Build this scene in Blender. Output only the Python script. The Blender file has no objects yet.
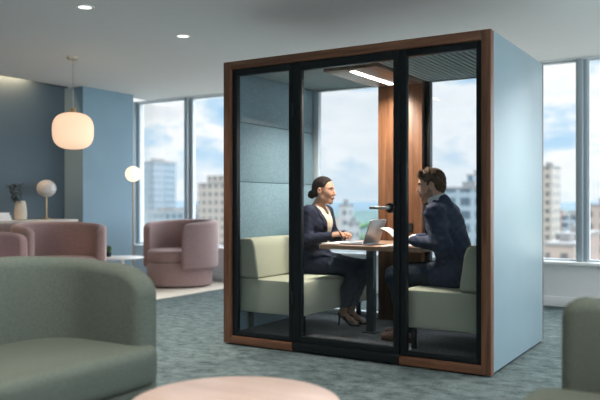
import bpy, bmesh, math, random
import numpy as np
from mathutils import Vector, Matrix

random.seed(7)
PI = math.pi
scene = bpy.context.scene
COL = scene.collection

# ------------------------------------------------------------------ camera frame
F = 721.6
TH = math.atan2(445.0, 721.6)
SN, CS = math.sin(TH), math.cos(TH)
CAMZ = 1.16


def W(px, py, z):
    """world point seen at pixel (px, py) at depth z (metres along the view axis)"""
    x = (px - 300) / F * z
    return Vector((x * CS - z * SN, x * SN + z * CS, CAMZ + (202.5 - py) / F * z))


def on_y(px, py, Y):
    k = (px - 300) / F
    return W(px, py, Y / (k * SN + CS))


# ------------------------------------------------------------------ tagging
def tag(o, label=None, cat=None, group=None, kind=None):
    if label: o['label'] = label
    if cat: o['category'] = cat
    if group: o['group'] = group
    if kind: o['kind'] = kind
    return o


def empty(name, loc=(0, 0, 0), rz=0.0):
    o = bpy.data.objects.new(name, None)
    COL.objects.link(o)
    o.location = loc
    o.rotation_euler = (0, 0, rz)
    o.empty_display_size = 0.1
    return o


# ------------------------------------------------------------------ materials
def nd(nt, typ, **kw):
    n = nt.nodes.new(typ)
    for k, v in kw.items():
        setattr(n, k, v)
    return n


def mat_base(name):
    m = bpy.data.materials.new(name)
    m.use_nodes = True
    nt = m.node_tree
    b = nt.nodes['Principled BSDF']
    return m, nt, b


def rgb(c):
    return (c[0], c[1], c[2], 1.0)


def plain(name, col, rough=0.5, metal=0.0, var=0.06, scale=12.0, bump=0.0, bscale=80.0, spec=0.5, sheen=0.0):
    m, nt, b = mat_base(name)
    tc = nd(nt, 'ShaderNodeTexCoord')
    n = nd(nt, 'ShaderNodeTexNoise'); n.inputs['Scale'].default_value = scale
    n.inputs['Detail'].default_value = 4
    nt.links.new(tc.outputs['Object'], n.inputs['Vector'])
    r = nd(nt, 'ShaderNodeValToRGB')
    r.color_ramp.elements[0].position = 0.3; r.color_ramp.elements[1].position = 0.7
    r.color_ramp.elements[0].color = rgb([x * (1 - var) for x in col])
    r.color_ramp.elements[1].color = rgb([min(1, x * (1 + var)) for x in col])
    nt.links.new(n.outputs['Fac'], r.inputs['Fac'])
    nt.links.new(r.outputs['Color'], b.inputs['Base Color'])
    b.inputs['Roughness'].default_value = rough
    b.inputs['Metallic'].default_value = metal
    b.inputs['Specular IOR Level'].default_value = spec
    if sheen:
        b.inputs['Sheen Weight'].default_value = sheen
        b.inputs['Sheen Roughness'].default_value = 0.5
    if bump:
        n2 = nd(nt, 'ShaderNodeTexNoise'); n2.inputs['Scale'].default_value = bscale
        n2.inputs['Detail'].default_value = 3
        nt.links.new(tc.outputs['Object'], n2.inputs['Vector'])
        bp = nd(nt, 'ShaderNodeBump'); bp.inputs['Strength'].default_value = bump
        bp.inputs['Distance'].default_value = 0.01
        nt.links.new(n2.outputs['Fac'], bp.inputs['Height'])
        nt.links.new(bp.outputs['Normal'], b.inputs['Normal'])
    return m


def wood(name, c0, c1, axis='Z', scale=14.0, rough=0.38):
    m, nt, b = mat_base(name)
    tc = nd(nt, 'ShaderNodeTexCoord')
    mp = nd(nt, 'ShaderNodeMapping')
    s = [1.0, 1.0, 1.0]; s['XYZ'.index(axis)] = 0.06
    mp.inputs['Scale'].default_value = s
    nt.links.new(tc.outputs['Object'], mp.inputs['Vector'])
    n = nd(nt, 'ShaderNodeTexNoise'); n.inputs['Scale'].default_value = scale * 2.2
    n.inputs['Detail'].default_value = 6; n.inputs['Roughness'].default_value = 0.65
    n.inputs['Distortion'].default_value = 0.6
    nt.links.new(mp.outputs['Vector'], n.inputs['Vector'])
    r = nd(nt, 'ShaderNodeValToRGB')
    e = r.color_ramp.elements
    e[0].position = 0.32; e[0].color = rgb(c0)
    e[1].position = 0.66; e[1].color = rgb(c1)
    nt.links.new(n.outputs['Fac'], r.inputs['Fac'])
    nt.links.new(r.outputs['Color'], b.inputs['Base Color'])
    b.inputs['Roughness'].default_value = rough
    return m


def glass_mat(name, tint, refl=1.0, rough=0.0):
    m = bpy.data.materials.new(name); m.use_nodes = True
    nt = m.node_tree
    for n in list(nt.nodes): nt.nodes.remove(n)
    out = nd(nt, 'ShaderNodeOutputMaterial')
    tr = nd(nt, 'ShaderNodeBsdfTransparent'); tr.inputs['Color'].default_value = rgb(tint)
    gl = nd(nt, 'ShaderNodeBsdfGlossy'); gl.inputs['Roughness'].default_value = rough
    gl.inputs['Color'].default_value = (1, 1, 1, 1)
    fr = nd(nt, 'ShaderNodeFresnel'); fr.inputs['IOR'].default_value = 1.45
    mu = nd(nt, 'ShaderNodeMath', operation='MULTIPLY'); mu.inputs[1].default_value = refl
    mx = nd(nt, 'ShaderNodeMixShader')
    nt.links.new(fr.outputs['Fac'], mu.inputs[0])
    nt.links.new(mu.outputs['Value'], mx.inputs['Fac'])
    nt.links.new(tr.outputs['BSDF'], mx.inputs[1])
    nt.links.new(gl.outputs['BSDF'], mx.inputs[2])
    nt.links.new(mx.outputs['Shader'], out.inputs['Surface'])
    return m


def emit(name, col, strength):
    m, nt, b = mat_base(name)
    b.inputs['Base Color'].default_value = rgb([min(1, c) for c in col])
    b.inputs['Emission Color'].default_value = rgb(col)
    b.inputs['Emission Strength'].default_value = strength
    b.inputs['Roughness'].default_value = 0.5
    return m


def facade(name, wall, glass, w=3.2, h=3.4, fw=0.6, fh=0.55, rough=0.4):
    m, nt, b = mat_base(name)
    tc = nd(nt, 'ShaderNodeTexCoord')
    sp = nd(nt, 'ShaderNodeSeparateXYZ')
    nt.links.new(tc.outputs['Object'], sp.inputs[0])
    add = nd(nt, 'ShaderNodeMath', operation='ADD')
    nt.links.new(sp.outputs['X'], add.inputs[0]); nt.links.new(sp.outputs['Y'], add.inputs[1])

    def grid(src, size, frac):
        d = nd(nt, 'ShaderNodeMath', operation='DIVIDE'); d.inputs[1].default_value = size
        nt.links.new(src, d.inputs[0])
        f = nd(nt, 'ShaderNodeMath', operation='FRACT'); nt.links.new(d.outputs[0], f.inputs[0])
        l = nd(nt, 'ShaderNodeMath', operation='LESS_THAN'); l.inputs[1].default_value = frac
        nt.links.new(f.outputs[0], l.inputs[0])
        return l.outputs[0]
    a = grid(add.outputs[0], w, fw); c = grid(sp.outputs['Z'], h, fh)
    mu = nd(nt, 'ShaderNodeMath', operation='MULTIPLY')
    nt.links.new(a, mu.inputs[0]); nt.links.new(c, mu.inputs[1])
    mx = nd(nt, 'ShaderNodeMix', data_type='RGBA')
    nt.links.new(mu.outputs[0], mx.inputs['Factor'])
    mx.inputs['A'].default_value = rgb(wall); mx.inputs['B'].default_value = rgb(glass)
    nt.links.new(mx.outputs['Result'], b.inputs['Base Color'])
    b.inputs['Roughness'].default_value = rough
    return m


def carpet_mat():
    m, nt, b = mat_base('carpet')
    tc = nd(nt, 'ShaderNodeTexCoord')
    mp = nd(nt, 'ShaderNodeMapping'); mp.inputs['Scale'].default_value = (1.0, 1.3, 1.0)
    nt.links.new(tc.outputs['Object'], mp.inputs['Vector'])
    n = nd(nt, 'ShaderNodeTexNoise'); n.inputs['Scale'].default_value = 8.0
    n.inputs['Detail'].default_value = 9; n.inputs['Roughness'].default_value = 0.75
    nt.links.new(mp.outputs['Vector'], n.inputs['Vector'])
    r = nd(nt, 'ShaderNodeValToRGB'); e = r.color_ramp.elements
    e[0].position = 0.36; e[0].color = rgb(CARPET0)
    e[1].position = 0.66; e[1].color = rgb(CARPET1)
    nt.links.new(n.outputs['Fac'], r.inputs['Fac'])
    n2 = nd(nt, 'ShaderNodeTexNoise'); n2.inputs['Scale'].default_value = 90
    n2.inputs['Detail'].default_value = 2
    nt.links.new(tc.outputs['Object'], n2.inputs['Vector'])
    mx = nd(nt, 'ShaderNodeMix', data_type='RGBA', blend_type='OVERLAY')
    mx.inputs['Factor'].default_value = 0.45
    nt.links.new(r.outputs['Color'], mx.inputs['A'])
    nt.links.new(n2.outputs['Fac'], mx.inputs['B'])
    nt.links.new(mx.outputs['Result'], b.inputs['Base Color'])
    b.inputs['Roughness'].default_value = 0.95
    b.inputs['Specular IOR Level'].default_value = 0.15
    bp = nd(nt, 'ShaderNodeBump'); bp.inputs['Strength'].default_value = 0.6
    bp.inputs['Distance'].default_value = 0.01
    nt.links.new(n2.outputs['Fac'], bp.inputs['Height'])
    nt.links.new(bp.outputs['Normal'], b.inputs['Normal'])
    return m


CARPET0 = (0.046, 0.068, 0.070)
CARPET1 = (0.155, 0.198, 0.203)

M = {}
M['carpet'] = carpet_mat()
M['ceiling'] = plain('ceiling_paint', (0.80, 0.785, 0.79), 0.9, var=0.01)
M['white_wall'] = plain('white_paint', (0.72, 0.74, 0.75), 0.6, var=0.015)
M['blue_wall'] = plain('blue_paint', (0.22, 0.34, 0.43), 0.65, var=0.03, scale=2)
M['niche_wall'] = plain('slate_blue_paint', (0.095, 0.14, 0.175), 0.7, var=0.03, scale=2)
M['mullion'] = plain('grey_aluminium', (0.36, 0.42, 0.46), 0.4, metal=0.3, var=0.02)
M['frame_light'] = plain('pale_aluminium', (0.62, 0.68, 0.72), 0.4, metal=0.2, var=0.02)
M['window_glass'] = glass_mat('window_glass', (0.985, 0.992, 0.995), 0.5)
M['pod_glass'] = glass_mat('pod_glass', (0.95, 0.966, 0.98), 0.45)
M['pod_glass_back'] = glass_mat('pod_back_glass', (0.98, 0.99, 0.995), 0.45)
M['walnut_x'] = wood('walnut_along', (0.075, 0.030, 0.016), (0.19, 0.085, 0.045), 'X')
M['walnut_z'] = wood('walnut_upright', (0.075, 0.030, 0.016), (0.19, 0.085, 0.045), 'Z')
M['walnut_panel'] = wood('walnut_panel', (0.085, 0.034, 0.016), (0.235, 0.105, 0.050), 'Z', 9)
M['walnut_canopy'] = wood('walnut_canopy', (0.15, 0.085, 0.055), (0.27, 0.165, 0.115), 'Y', 9)
M['table_wood'] = wood('oak_top', (0.27, 0.155, 0.095), (0.42, 0.26, 0.17), 'X', 9)
M['pale_wood'] = wood('ash_top', (0.40, 0.29, 0.25), (0.52, 0.395, 0.345), 'X', 7)
M['black_metal'] = plain('black_metal', (0.008, 0.011, 0.013), 0.42, var=0.1, spec=0.22)
M['dark_metal'] = plain('dark_steel', (0.018, 0.030, 0.038), 0.45, metal=0.2, var=0.1, spec=0.3)
M['steel'] = plain('brushed_steel', (0.42, 0.40, 0.38), 0.3, metal=0.9, var=0.05)
M['laminate'] = plain('blue_grey_laminate', (0.20, 0.285, 0.325), 0.34, var=0.03, scale=3)
M['felt'] = plain('teal_felt', (0.25, 0.375, 0.44), 0.95, var=0.12, scale=60, bump=0.4, bscale=160, spec=0.1)
M['felt_ceiling'] = plain('grey_teal_felt', (0.33, 0.43, 0.475), 0.95, var=0.10, scale=60, spec=0.1)
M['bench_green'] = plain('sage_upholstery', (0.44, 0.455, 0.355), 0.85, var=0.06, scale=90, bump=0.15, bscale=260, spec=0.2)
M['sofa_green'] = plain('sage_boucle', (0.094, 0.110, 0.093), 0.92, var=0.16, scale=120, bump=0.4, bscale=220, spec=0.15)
M['mauve'] = plain('mauve_velvet', (0.31, 0.205, 0.20), 0.85, var=0.08, scale=40, spec=0.2, sheen=0.3)
M['mauve_dark'] = plain('plum_velvet', (0.22, 0.14, 0.145), 0.85, var=0.08, scale=40, spec=0.2, sheen=0.3)
M['pod_floor'] = plain('charcoal_carpet', (0.16, 0.165, 0.175), 0.95, var=0.25, scale=45, spec=0.1)
M['rug'] = plain('cream_rug', (0.66, 0.60, 0.52), 0.95, var=0.06, scale=30, spec=0.1)
M['led'] = emit('led_white', (1.0, 0.93, 0.82), 14.0)
M['downlight_lens'] = emit('downlight_lens', (1.0, 0.97, 0.9), 1.5)
M['globe_warm'] = emit('warm_globe', (1.0, 0.66, 0.45), 0.74)
M['globe_floor'] = emit('floor_globe', (1.0, 0.84, 0.62), 1.05)
M['globe_off'] = plain('opal_glass', (0.62, 0.60, 0.58), 0.3, var=0.1, scale=6)
M['brass'] = plain('brass', (0.45, 0.32, 0.16), 0.35, metal=0.8)
M['cream'] = plain('cream_ceramic', (0.62, 0.55, 0.45), 0.5)
M['white'] = plain('white_satin', (0.78, 0.78, 0.77), 0.4, var=0.02)
M['paper'] = plain('paper', (0.85, 0.84, 0.82), 0.8, var=0.015)
M['silver'] = plain('laptop_silver', (0.36, 0.37, 0.39), 0.35, metal=0.6, var=0.02)
M['screen'] = plain('dark_screen', (0.02, 0.02, 0.025), 0.15)
M['keys'] = plain('dark_keys', (0.04, 0.04, 0.045), 0.5)
M['leaf'] = plain('leaf_green', (0.10, 0.20, 0.08), 0.6, var=0.3, scale=9)
M['dark_leaf'] = plain('dark_leaf', (0.045, 0.06, 0.06), 0.7, var=0.3, scale=9)
M['sideboard_side'] = wood('sideboard_front', (0.26, 0.18, 0.155), (0.36, 0.26, 0.23), 'Y', 6)
M['sideboard_top'] = plain('sideboard_stone', (0.52, 0.47, 0.42), 0.5)
# people
M['skin_w'] = plain('skin_light_tan', (0.44, 0.245, 0.165), 0.55, var=0.04, scale=25, spec=0.3)
M['skin_m'] = plain('skin_warm', (0.60, 0.34, 0.235), 0.5, var=0.05, scale=25)
M['lip_w'] = plain('lip_rose', (0.40, 0.13, 0.11), 0.4)
M['lip_m'] = plain('lip_tan', (0.38, 0.17, 0.13), 0.5)
M['stubble'] = plain('skin_stubble', (0.33, 0.185, 0.125), 0.7, var=0.25, scale=160)
M['eye_white'] = plain('eye_white', (0.7, 0.68, 0.66), 0.2)
M['iris'] = plain('iris_brown', (0.03, 0.017, 0.01), 0.15)
M['hair_w'] = plain('hair_black_brown', (0.016, 0.011, 0.010), 0.7, spec=0.15, var=0.4, scale=60, bump=0.5, bscale=120)
M['hair_m'] = plain('hair_brown', (0.100, 0.052, 0.028), 0.8, var=0.5, scale=55, bump=0.5, bscale=110, spec=0.15)
M['navy_w'] = plain('navy_wool', (0.020, 0.025, 0.048), 0.8, var=0.2, scale=60, spec=0.2)
M['navy_m'] = plain('navy_suiting', (0.036, 0.048, 0.095), 0.75, var=0.2, scale=60, spec=0.25)
M['navy_dark'] = plain('navy_trouser', (0.024, 0.038, 0.062), 0.75, var=0.2, scale=60, spec=0.25)
M['blouse'] = plain('cream_blouse', (0.72, 0.61, 0.45), 0.55, var=0.06, scale=30)
M['shirt'] = plain('white_shirt', (0.78, 0.78, 0.80), 0.6, var=0.02)
M['tie'] = plain('dark_tie', (0.015, 0.015, 0.025), 0.5)
M['black_leather'] = plain('black_leather', (0.012, 0.011, 0.012), 0.25)
M['brown_leather'] = plain('brown_leather', (0.13, 0.055, 0.028), 0.35)


# ------------------------------------------------------------------ mesh builder
class MB:
    def __init__(self):
        self.bm = bmesh.new()

    def box(self, x0, x1, y0, y1, z0, z1, bevel=0.0, seg=2):
        bm = self.bm
        vs = [bm.verts.new(p) for p in ((x0, y0, z0), (x1, y0, z0), (x1, y1, z0), (x0, y1, z0),
                                        (x0, y0, z1), (x1, y0, z1), (x1, y1, z1), (x0, y1, z1))]
        fs = [bm.faces.new([vs[i] for i in q]) for q in ((3, 2, 1, 0), (4, 5, 6, 7), (0, 1, 5, 4),
                                                         (1, 2, 6, 5), (2, 3, 7, 6), (3, 0, 4, 7))]
        if bevel > 0:
            es = list({e for f in fs for e in f.edges})
            bmesh.ops.bevel(bm, geom=es, offset=bevel, segments=seg, profile=0.5, affect='EDGES')
        return self

    def ring_loft(self, rings, cap0=True, cap1=True, closed=True):
        bm = self.bm
        vr = [[bm.verts.new(p) for p in r] for r in rings]
        n = len(vr[0])
        for a, b in zip(vr[:-1], vr[1:]):
            for i in range(n if closed else n - 1):
                j = (i + 1) % n
                bm.faces.new((a[i], a[j], b[j], b[i]))
        if cap0: bm.faces.new(vr[0][::-1])
        if cap1: bm.faces.new(vr[-1])
        return self

    def lathe(self, prof, cx=0, cy=0, n=28):
        rings = []
        for r, z in prof:
            rings.append([(cx + r * math.cos(2 * PI * i / n), cy + r * math.sin(2 * PI * i / n), z) for i in range(n)])
        return self.ring_loft(rings)

    def tube(self, pts, r, n=10):
        pts = [Vector(p) for p in pts]
        rings = []
        rr = r if isinstance(r, (list, tuple)) else [r] * len(pts)
        for i, p in enumerate(pts):
            d = (pts[min(i + 1, len(pts) - 1)] - pts[max(i - 1, 0)]).normalized()
            a = d.cross(Vector((0, 0, 1)))
            if a.length < 1e-3: a = Vector((1, 0, 0))
            a.normalize(); b = d.cross(a).normalized()
            rings.append([p + a * (rr[i] * math.cos(2 * PI * k / n)) + b * (rr[i] * math.sin(2 * PI * k / n)) for k in range(n)])
        return self.ring_loft(rings)

    def prism(self, poly, z0, z1, bevel=0.0, seg=2):
        bm = self.bm
        lo = [bm.verts.new((x, y, z0)) for x, y in poly]
        hi = [bm.verts.new((x, y, z1)) for x, y in poly]
        n = len(poly)
        fs = [bm.faces.new(lo[::-1]), bm.faces.new(hi)]
        for i in range(n):
            j = (i + 1) % n
            fs.append(bm.faces.new((lo[i], lo[j], hi[j], hi[i])))
        if bevel:
            es = [e for f in fs[:2] for e in f.edges]
            bmesh.ops.bevel(bm, geom=es, offset=bevel, segments=seg, profile=0.5, affect='EDGES')
        return self

    def pillow(self, poly, z0, z1, r, steps=5):
        """solid over a rounded plan with fully rounded top and bottom rims"""
        pts = [Vector((x, y)) for x, y in poly]
        n = len(pts)
        nor = []
        for i in range(n):
            t = (pts[(i + 1) % n] - pts[i - 1]).normalized()
            nor.append(Vector((t.y, -t.x)))
        rings = []
        for k in range(steps + 1):
            a = PI / 2 * k / steps
            ins, z = r * (1 - math.sin(a)), z0 + r * (1 - math.cos(a))
            rings.append([(p.x - q.x * ins, p.y - q.y * ins, z) for p, q in zip(pts, nor)])
        for k in range(steps + 1):
            a = PI / 2 * k / steps
            ins, z = r * (1 - math.cos(a)), z1 - r * (1 - math.sin(a))
            rings.append([(p.x - q.x * ins, p.y - q.y * ins, z) for p, q in zip(pts, nor)])
        return self.ring_loft(rings)

    def shell(self, path, t, z0, ztop, r, endr=None, n=6):
        """upholstered wall along a plan path; ztop is a function of arclength fraction"""
        pts = [Vector(p) for p in path]
        L = [0.0]
        for a, b in zip(pts[:-1], pts[1:]): L.append(L[-1] + (b - a).length)
        tot = L[-1]
        rings = []
        for i, p in enumerate(pts):
            d = (pts[min(i + 1, len(pts) - 1)] - pts[max(i - 1, 0)]).normalized()
            nn = Vector((d.y, -d.x))
            s = L[i] / tot
            h = ztop(s)
            e = min(L[i], tot - L[i])
            er = endr or t * 0.45
            sc = 1.0
            if e < er:
                sc = max(0.12, math.sqrt(max(0.0, 1 - (1 - e / er) ** 2)))
            tt = t * (0.25 + 0.75 * sc) / 2
            rr = min(r, tt * 0.98)
            ring = []
            for (sx, sz) in ((1, -1), (1, 1), (-1, 1), (-1, -1)):
                for k in range(n + 1):
                    a = PI / 2 * k / n
                    if (sx, sz) == (1, -1): ca, sa = math.sin(a), -math.cos(a)
                    elif (sx, sz) == (1, 1): ca, sa = math.cos(a), math.sin(a)
                    elif (sx, sz) == (-1, 1): ca, sa = -math.sin(a), math.cos(a)
                    else: ca, sa = -math.cos(a), -math.sin(a)
                    ox = sx * (tt - rr) + rr * ca
                    cz = (h - rr) if sz > 0 else (z0 + rr)
                    ring.append((p.x + nn.x * ox, p.y + nn.y * ox, cz + rr * sa))
            rings.append(ring)
        return self.ring_loft(rings)

    def ball(self, c, r, sub=3):
        if not isinstance(r, (tuple, list)): r = (r, r, r)
        mt = Matrix.Translation(c) @ Matrix.Diagonal((r[0], r[1], r[2], 1))
        bmesh.ops.create_icosphere(self.bm, subdivisions=sub, radius=1.0, matrix=mt)
        return self

    def build(self, name, mat, parent=None, smooth=True, loc=None, angle=40):
        bmesh.ops.recalc_face_normals(self.bm, faces=self.bm.faces)
        me = bpy.data.meshes.new(name)
        self.bm.to_mesh(me); self.bm.free()
        me.materials.append(mat)
        if smooth:
            me.polygons.foreach_set('use_smooth', [True] * len(me.polygons))
            me.set_sharp_from_angle(angle=math.radians(angle))
        o = bpy.data.objects.new(name, me)
        COL.objects.link(o)
        if parent: o.parent = parent
        if loc is not None: o.location = loc
        return o


def roundpoly(pts, rads, n=6):
    """plan polygon (CCW) with rounded corners"""
    out = []
    m = len(pts)
    for i, p in enumerate(pts):
        r = rads[i] if isinstance(rads, (list, tuple)) else rads
        p = Vector(p); a = Vector(pts[i - 1]); b = Vector(pts[(i + 1) % m])
        if r <= 0:
            out.append(tuple(p)); continue
        da = (a - p).normalized(); db = (b - p).normalized()
        ang = da.angle(db)
        d = r / math.tan(ang / 2)
        c = p + (da + db).normalized() * (r / math.sin(ang / 2))
        s = p + da * d - c; e = p + db * d - c
        a0 = math.atan2(s.y, s.x); a1 = math.atan2(e.y, e.x)
        while a1 - a0 > PI: a1 -= 2 * PI
        while a1 - a0 < -PI: a1 += 2 * PI
        for k in range(n + 1):
            t = a0 + (a1 - a0) * k / n
            out.append((c.x + r * math.cos(t), c.y + r * math.sin(t)))
    return out


def copy_thing(root, loc, rz, name=None):
    r = root.copy(); COL.objects.link(r)
    r.location = loc; r.rotation_euler = (0, 0, rz)
    for ch in list(root.children):
        c = ch.copy(); COL.objects.link(c); c.parent = r
        for g in list(ch.children):
            d = g.copy(); COL.objects.link(d); d.parent = c
    return r


def box_obj(name, mat, dims, parent=None, bevel=0.0, smooth=True):
    return MB().box(*dims, bevel=bevel).build(name, mat, parent, smooth)


# ------------------------------------------------------------------ THE ROOM
YW, CEIL = 8.4, 2.76
XL, XN = -7.75, -8.12          # face of blue pier, face of recessed wall
XR, YR = 4.0, -4.0
st = lambda o: tag(o, kind='structure')

st(box_obj('floor', M['carpet'], (-8.6, XR + .2, YR - .2, YW + .25, -0.12, 0.0)))
# ceiling slab stops short of the recessed wall: a slot for the cove strip
st(box_obj('ceiling', M['ceiling'], (XN + 0.14, XR + .2, YR - .2, YW + .3, CEIL, CEIL + 0.06)))
st(box_obj('ceiling_slab', M['ceiling'], (-8.8, XR + .2, YR - .2, YW + .3, CEIL + 0.16, CEIL + 0.3)))
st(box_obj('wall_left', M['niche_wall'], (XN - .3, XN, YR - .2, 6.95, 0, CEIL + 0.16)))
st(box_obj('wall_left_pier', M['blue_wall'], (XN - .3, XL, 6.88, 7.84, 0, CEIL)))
st(box_obj('wall_left_return', M['white_wall'], (XN - .4, XN - .15, 7.8, YW + .2, 0, CEIL)))
st(box_obj('wall_rear', M['white_wall'], (-8.6, XR + .2, YR - .3, YR, 0, CEIL + .2)))
st(box_obj('wall_right', M['white_wall'], (XR, XR + .2, YR, YW, 0, 0.5)))
st(box_obj('wall_window_side', M['white_wall'], (-8.5, XR + .2, YW - 0.02, YW + .2, 0, 0.47)))
st(box_obj('baseboard_window_side', M['white_wall'], (-8.2, XR, YW - 0.04, YW - 0.02, 0, 0.11), bevel=.004))
st(box_obj('trim_1', M['white'], (-8.3, XR, YW - 0.10, YW + .2, 0.47, 0.505), bevel=.006))
st(box_obj('trim_2', M['white_wall'], (-8.3, XR + .2, YW - 0.02, YW + .2, CEIL - .014, CEIL)))
xs = [-8.27, -7.18, -5.297, -3.413, -1.53, 0.353, 2.237, 4.0]
for i, x in enumerate(xs):
    w = 0.052
    if i in (0, len(xs) - 1): w = 0.05
    b = MB()
    b.box(x - w, x + w * .2, YW - .02, YW + .14, 0.505, CEIL - .014, bevel=.004)
    b.box(x + w * .2, x + w, YW + .03, YW + .12, 0.505, CEIL - .014, bevel=.004)
    st(b.build('trim_%d' % (i + 3), M['mullion']))
for i in range(len(xs) - 1):
    x0, x1 = xs[i] + .050, xs[i + 1] - .050
    z0, z1 = 0.505, CEIL - .014
    b = MB()
    f = .022
    b.box(x0, x0 + f, YW + .04, YW + .09, z0, z1); b.box(x1 - f, x1, YW + .04, YW + .09, z0, z1)
    b.box(x0 + f, x1 - f, YW + .04, YW + .09, z0, z0 + f); b.box(x0 + f, x1 - f, YW + .04, YW + .09, z1 - f, z1)
    fr = st(b.build('window_%d' % (i + 1), M['frame_light']))
    box_obj('pane', M['window_glass'], (x0 + f, x1 - f, YW + .06, YW + .068, z0 + f, z1 - f), fr)
# side glazing on the right hand wall
b = MB()
for k in range(7):
    y = YR + k * (YW - YR) / 6
    b.box(XR + .02, XR + .12, y - .05, y + .05, .5, CEIL)
fr = st(b.build('window_8', M['frame_light']))
box_obj('pane', M['window_glass'], (XR + .06, XR + .068, YR, YW, .5, CEIL), fr)

# ------------------------------------------------------------------ MEETING POD
PX, PY = -3.65, 4.74
PW, PD, PH = 2.22, 1.42, 2.31
pod = empty('meeting_pod', (PX, PY, 0))
tag(pod, 'glass-fronted meeting pod with walnut trim and blue-grey side wall on the carpet', 'meeting pod')
box_obj('plinth', M['black_metal'], (.05, PW - .05, .06, PD - .05, 0.0, .03), pod)
box_obj('base', M['black_metal'], (.03, PW - .03, 0.005, PD - .01, .025, .075), pod)
box_obj('pod_carpet', M['pod_floor'], (.035, PW - .035, .055, PD - .06, .075, .09), pod)
# walnut front trim
v0, v1 = -.02, .05
for a, c in ((.0, .075), (PW - .065, PW)):
    box_obj('wood_post_trim', M['walnut_z'], (a, c, v0, v1, .012, PH), pod, bevel=.003)
for a, c, e, f in ((.075, PW - .065, PH - .065, PH), (.075, .662, .012, .072), (1.562, PW - .065, .012, .072)):
    box_obj('wood_rail_trim', M['walnut_x'], (a, c, v0, v1, e, f), pod, bevel=.003)
box_obj('threshold', M['black_metal'], (.664, 1.560, -.012, .05, .012, .078), pod, bevel=.003)
# shells
o = box_obj('side_panel', M['laminate'], (PW - .03, PW, .05, PD, .02, PH - .001), pod, bevel=.002)
tag(o, 'blue-grey outer side panel')
o = box_obj('side_panel', M['laminate'], (0, .03, .05, PD, .02, PH - .001), pod, bevel=.002)
box_obj('roof', M['black_metal'], (.03, PW - .03, .05, PD, 2.262, PH - .002), pod)
b = MB()
b.box(PW - .004, PW + .003, PD, PD + .012, .02, PH, bevel=.002)
b.build('edge_trim', M['walnut_z'], pod)
# felt lining
zs = [(.092, .83), (.834, 1.33), (1.334, 1.83), (1.834, 2.25)]
for a, c in zs:
    box_obj('felt_panel', M['felt'], (.032, .058, .055, 1.335, a, c), pod, bevel=.004)
for a, c in zs:
    box_obj('felt_panel', M['felt'], (PW - .058, PW - .032, .055, 1.335, a, c), pod, bevel=.004)
box_obj('felt_ceiling', M['felt_ceiling'], (.032, 1.22, .055, 1.38, 2.252, 2.262), pod)
b = MB()
b.box(1.22, PW - .032, .055, 1.38, 2.252, 2.262)
u = 1.25
while u < PW - .09:
    b.box(u, u + .030, .09, 1.32, 2.236, 2.253)
    u += .046
b.build('acoustic_slat_ceiling', M['felt_ceiling'], pod)
# fixed front panes
def pane_frame(u0, u1, z0, z1, side, top, bot, va, vb, mf, mg, parent, name, lside=None, gname='glass_panel'):
    ls = lside or side
    b = MB()
    b.box(u0, u0 + ls, va, vb, z0, z1, bevel=.002)
    b.box(u1 - side, u1, va, vb, z0, z1, bevel=.002)
    b.box(u0 + ls, u1 - side, va, vb, z1 - top, z1, bevel=.002)
    b.box(u0 + ls, u1 - side, va, vb, z0, z0 + bot, bevel=.002)
    o = b.build(name, mf, parent)
    vm = (va + vb) / 2
    g = box_obj(gname, mg, (u0 + ls - .004, u1 - side + .004, vm - .004, vm + .004, z0 + bot - .004, z1 - top + .004), o)
    return o, g

pane_frame(.077, .660, .074, 2.243, .036, .05, .036, .0, .046, M['black_metal'], M['pod_glass'], pod, 'front_frame', .045)
pane_frame(1.564, PW - .067, .074, 2.243, .038, .05, .036, .0, .046, M['black_metal'], M['pod_glass'], pod, 'front_frame', .046)
door, dg = pane_frame(.666, 1.558, .080, 2.243, .046, .062, .048, -.006, .044, M['black_metal'], M['pod_glass'], pod, 'door', .070)
# door handle: round rose with a lever pointing to the hinge side
hu, hz = 1.490, 1.122
b = MB()
rose = []
for r, v in ((.036, -.007), (.036, -.018), (.030, -.024), (.012, -.024)):
    rose.append([(hu + r * math.cos(2 * PI * i / 24), v, hz + r * math.sin(2 * PI * i / 24)) for i in range(24)])
b.ring_loft(rose)
b.build('handle_rose', M['black_metal'], door)
b = MB()
b.tube([(hu, -.02, hz), (hu, -.062, hz), (hu - .012, -.07, hz), (hu - .132, -.07, hz)], [.014, .013, .012, .010], 12)
o = b.build('lever_handle', M['steel'], door); tag(o, 'brushed steel lever handle')
for zz in (1.88, .42):
    box_obj('hinge', M['dark_metal'], (.656, .670, -.016, -.004, zz - .05, zz + .05), door, bevel=.002)
o = box_obj('pull_edge', M['dark_metal'], (.742, .748, -.010, .0, .14, 2.17), door, bevel=.001)
# back wall of the pod
o, g = pane_frame(.034, .785, .09, 2.25, .012, .012, .05, 1.34, 1.40, M['frame_light'], M['pod_glass_back'], pod, 'back_frame', .075)  # pale frame colour stands in for sky reflected in the left post
tag(o, 'back frame coloured pale for reflected sky')
o, g = pane_frame(1.212, PW - .034, .09, 2.25, .07, .012, .05, 1.34, 1.40, M['black_metal'], M['pod_glass_back'], pod, 'back_frame', .050)
wp = box_obj('wood_panel', M['walnut_panel'], (.785, 1.212, 1.27, 1.39, .09, 2.252), pod, bevel=.003)
cn = box_obj('wood_canopy', M['walnut_canopy'], (.745, 1.215, .33, 1.275, 2.216, 2.252), pod, bevel=.003)
ls = box_obj('led_strip', M['led'], (.942, .988, .42, 1.16, 2.211, 2.219), cn)
tag(ls, 'glowing white led strip')
po = box_obj('power_outlet', M['black_metal'], (1.07, 1.13, 1.255, 1.272, .89, .975), wp, bevel=.003)
box_obj('socket', M['dark_metal'], (-.014, .014, -.002, .001, -.02, .02), po, bevel=.0008).location = (1.10, 1.2545, .93)

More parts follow.
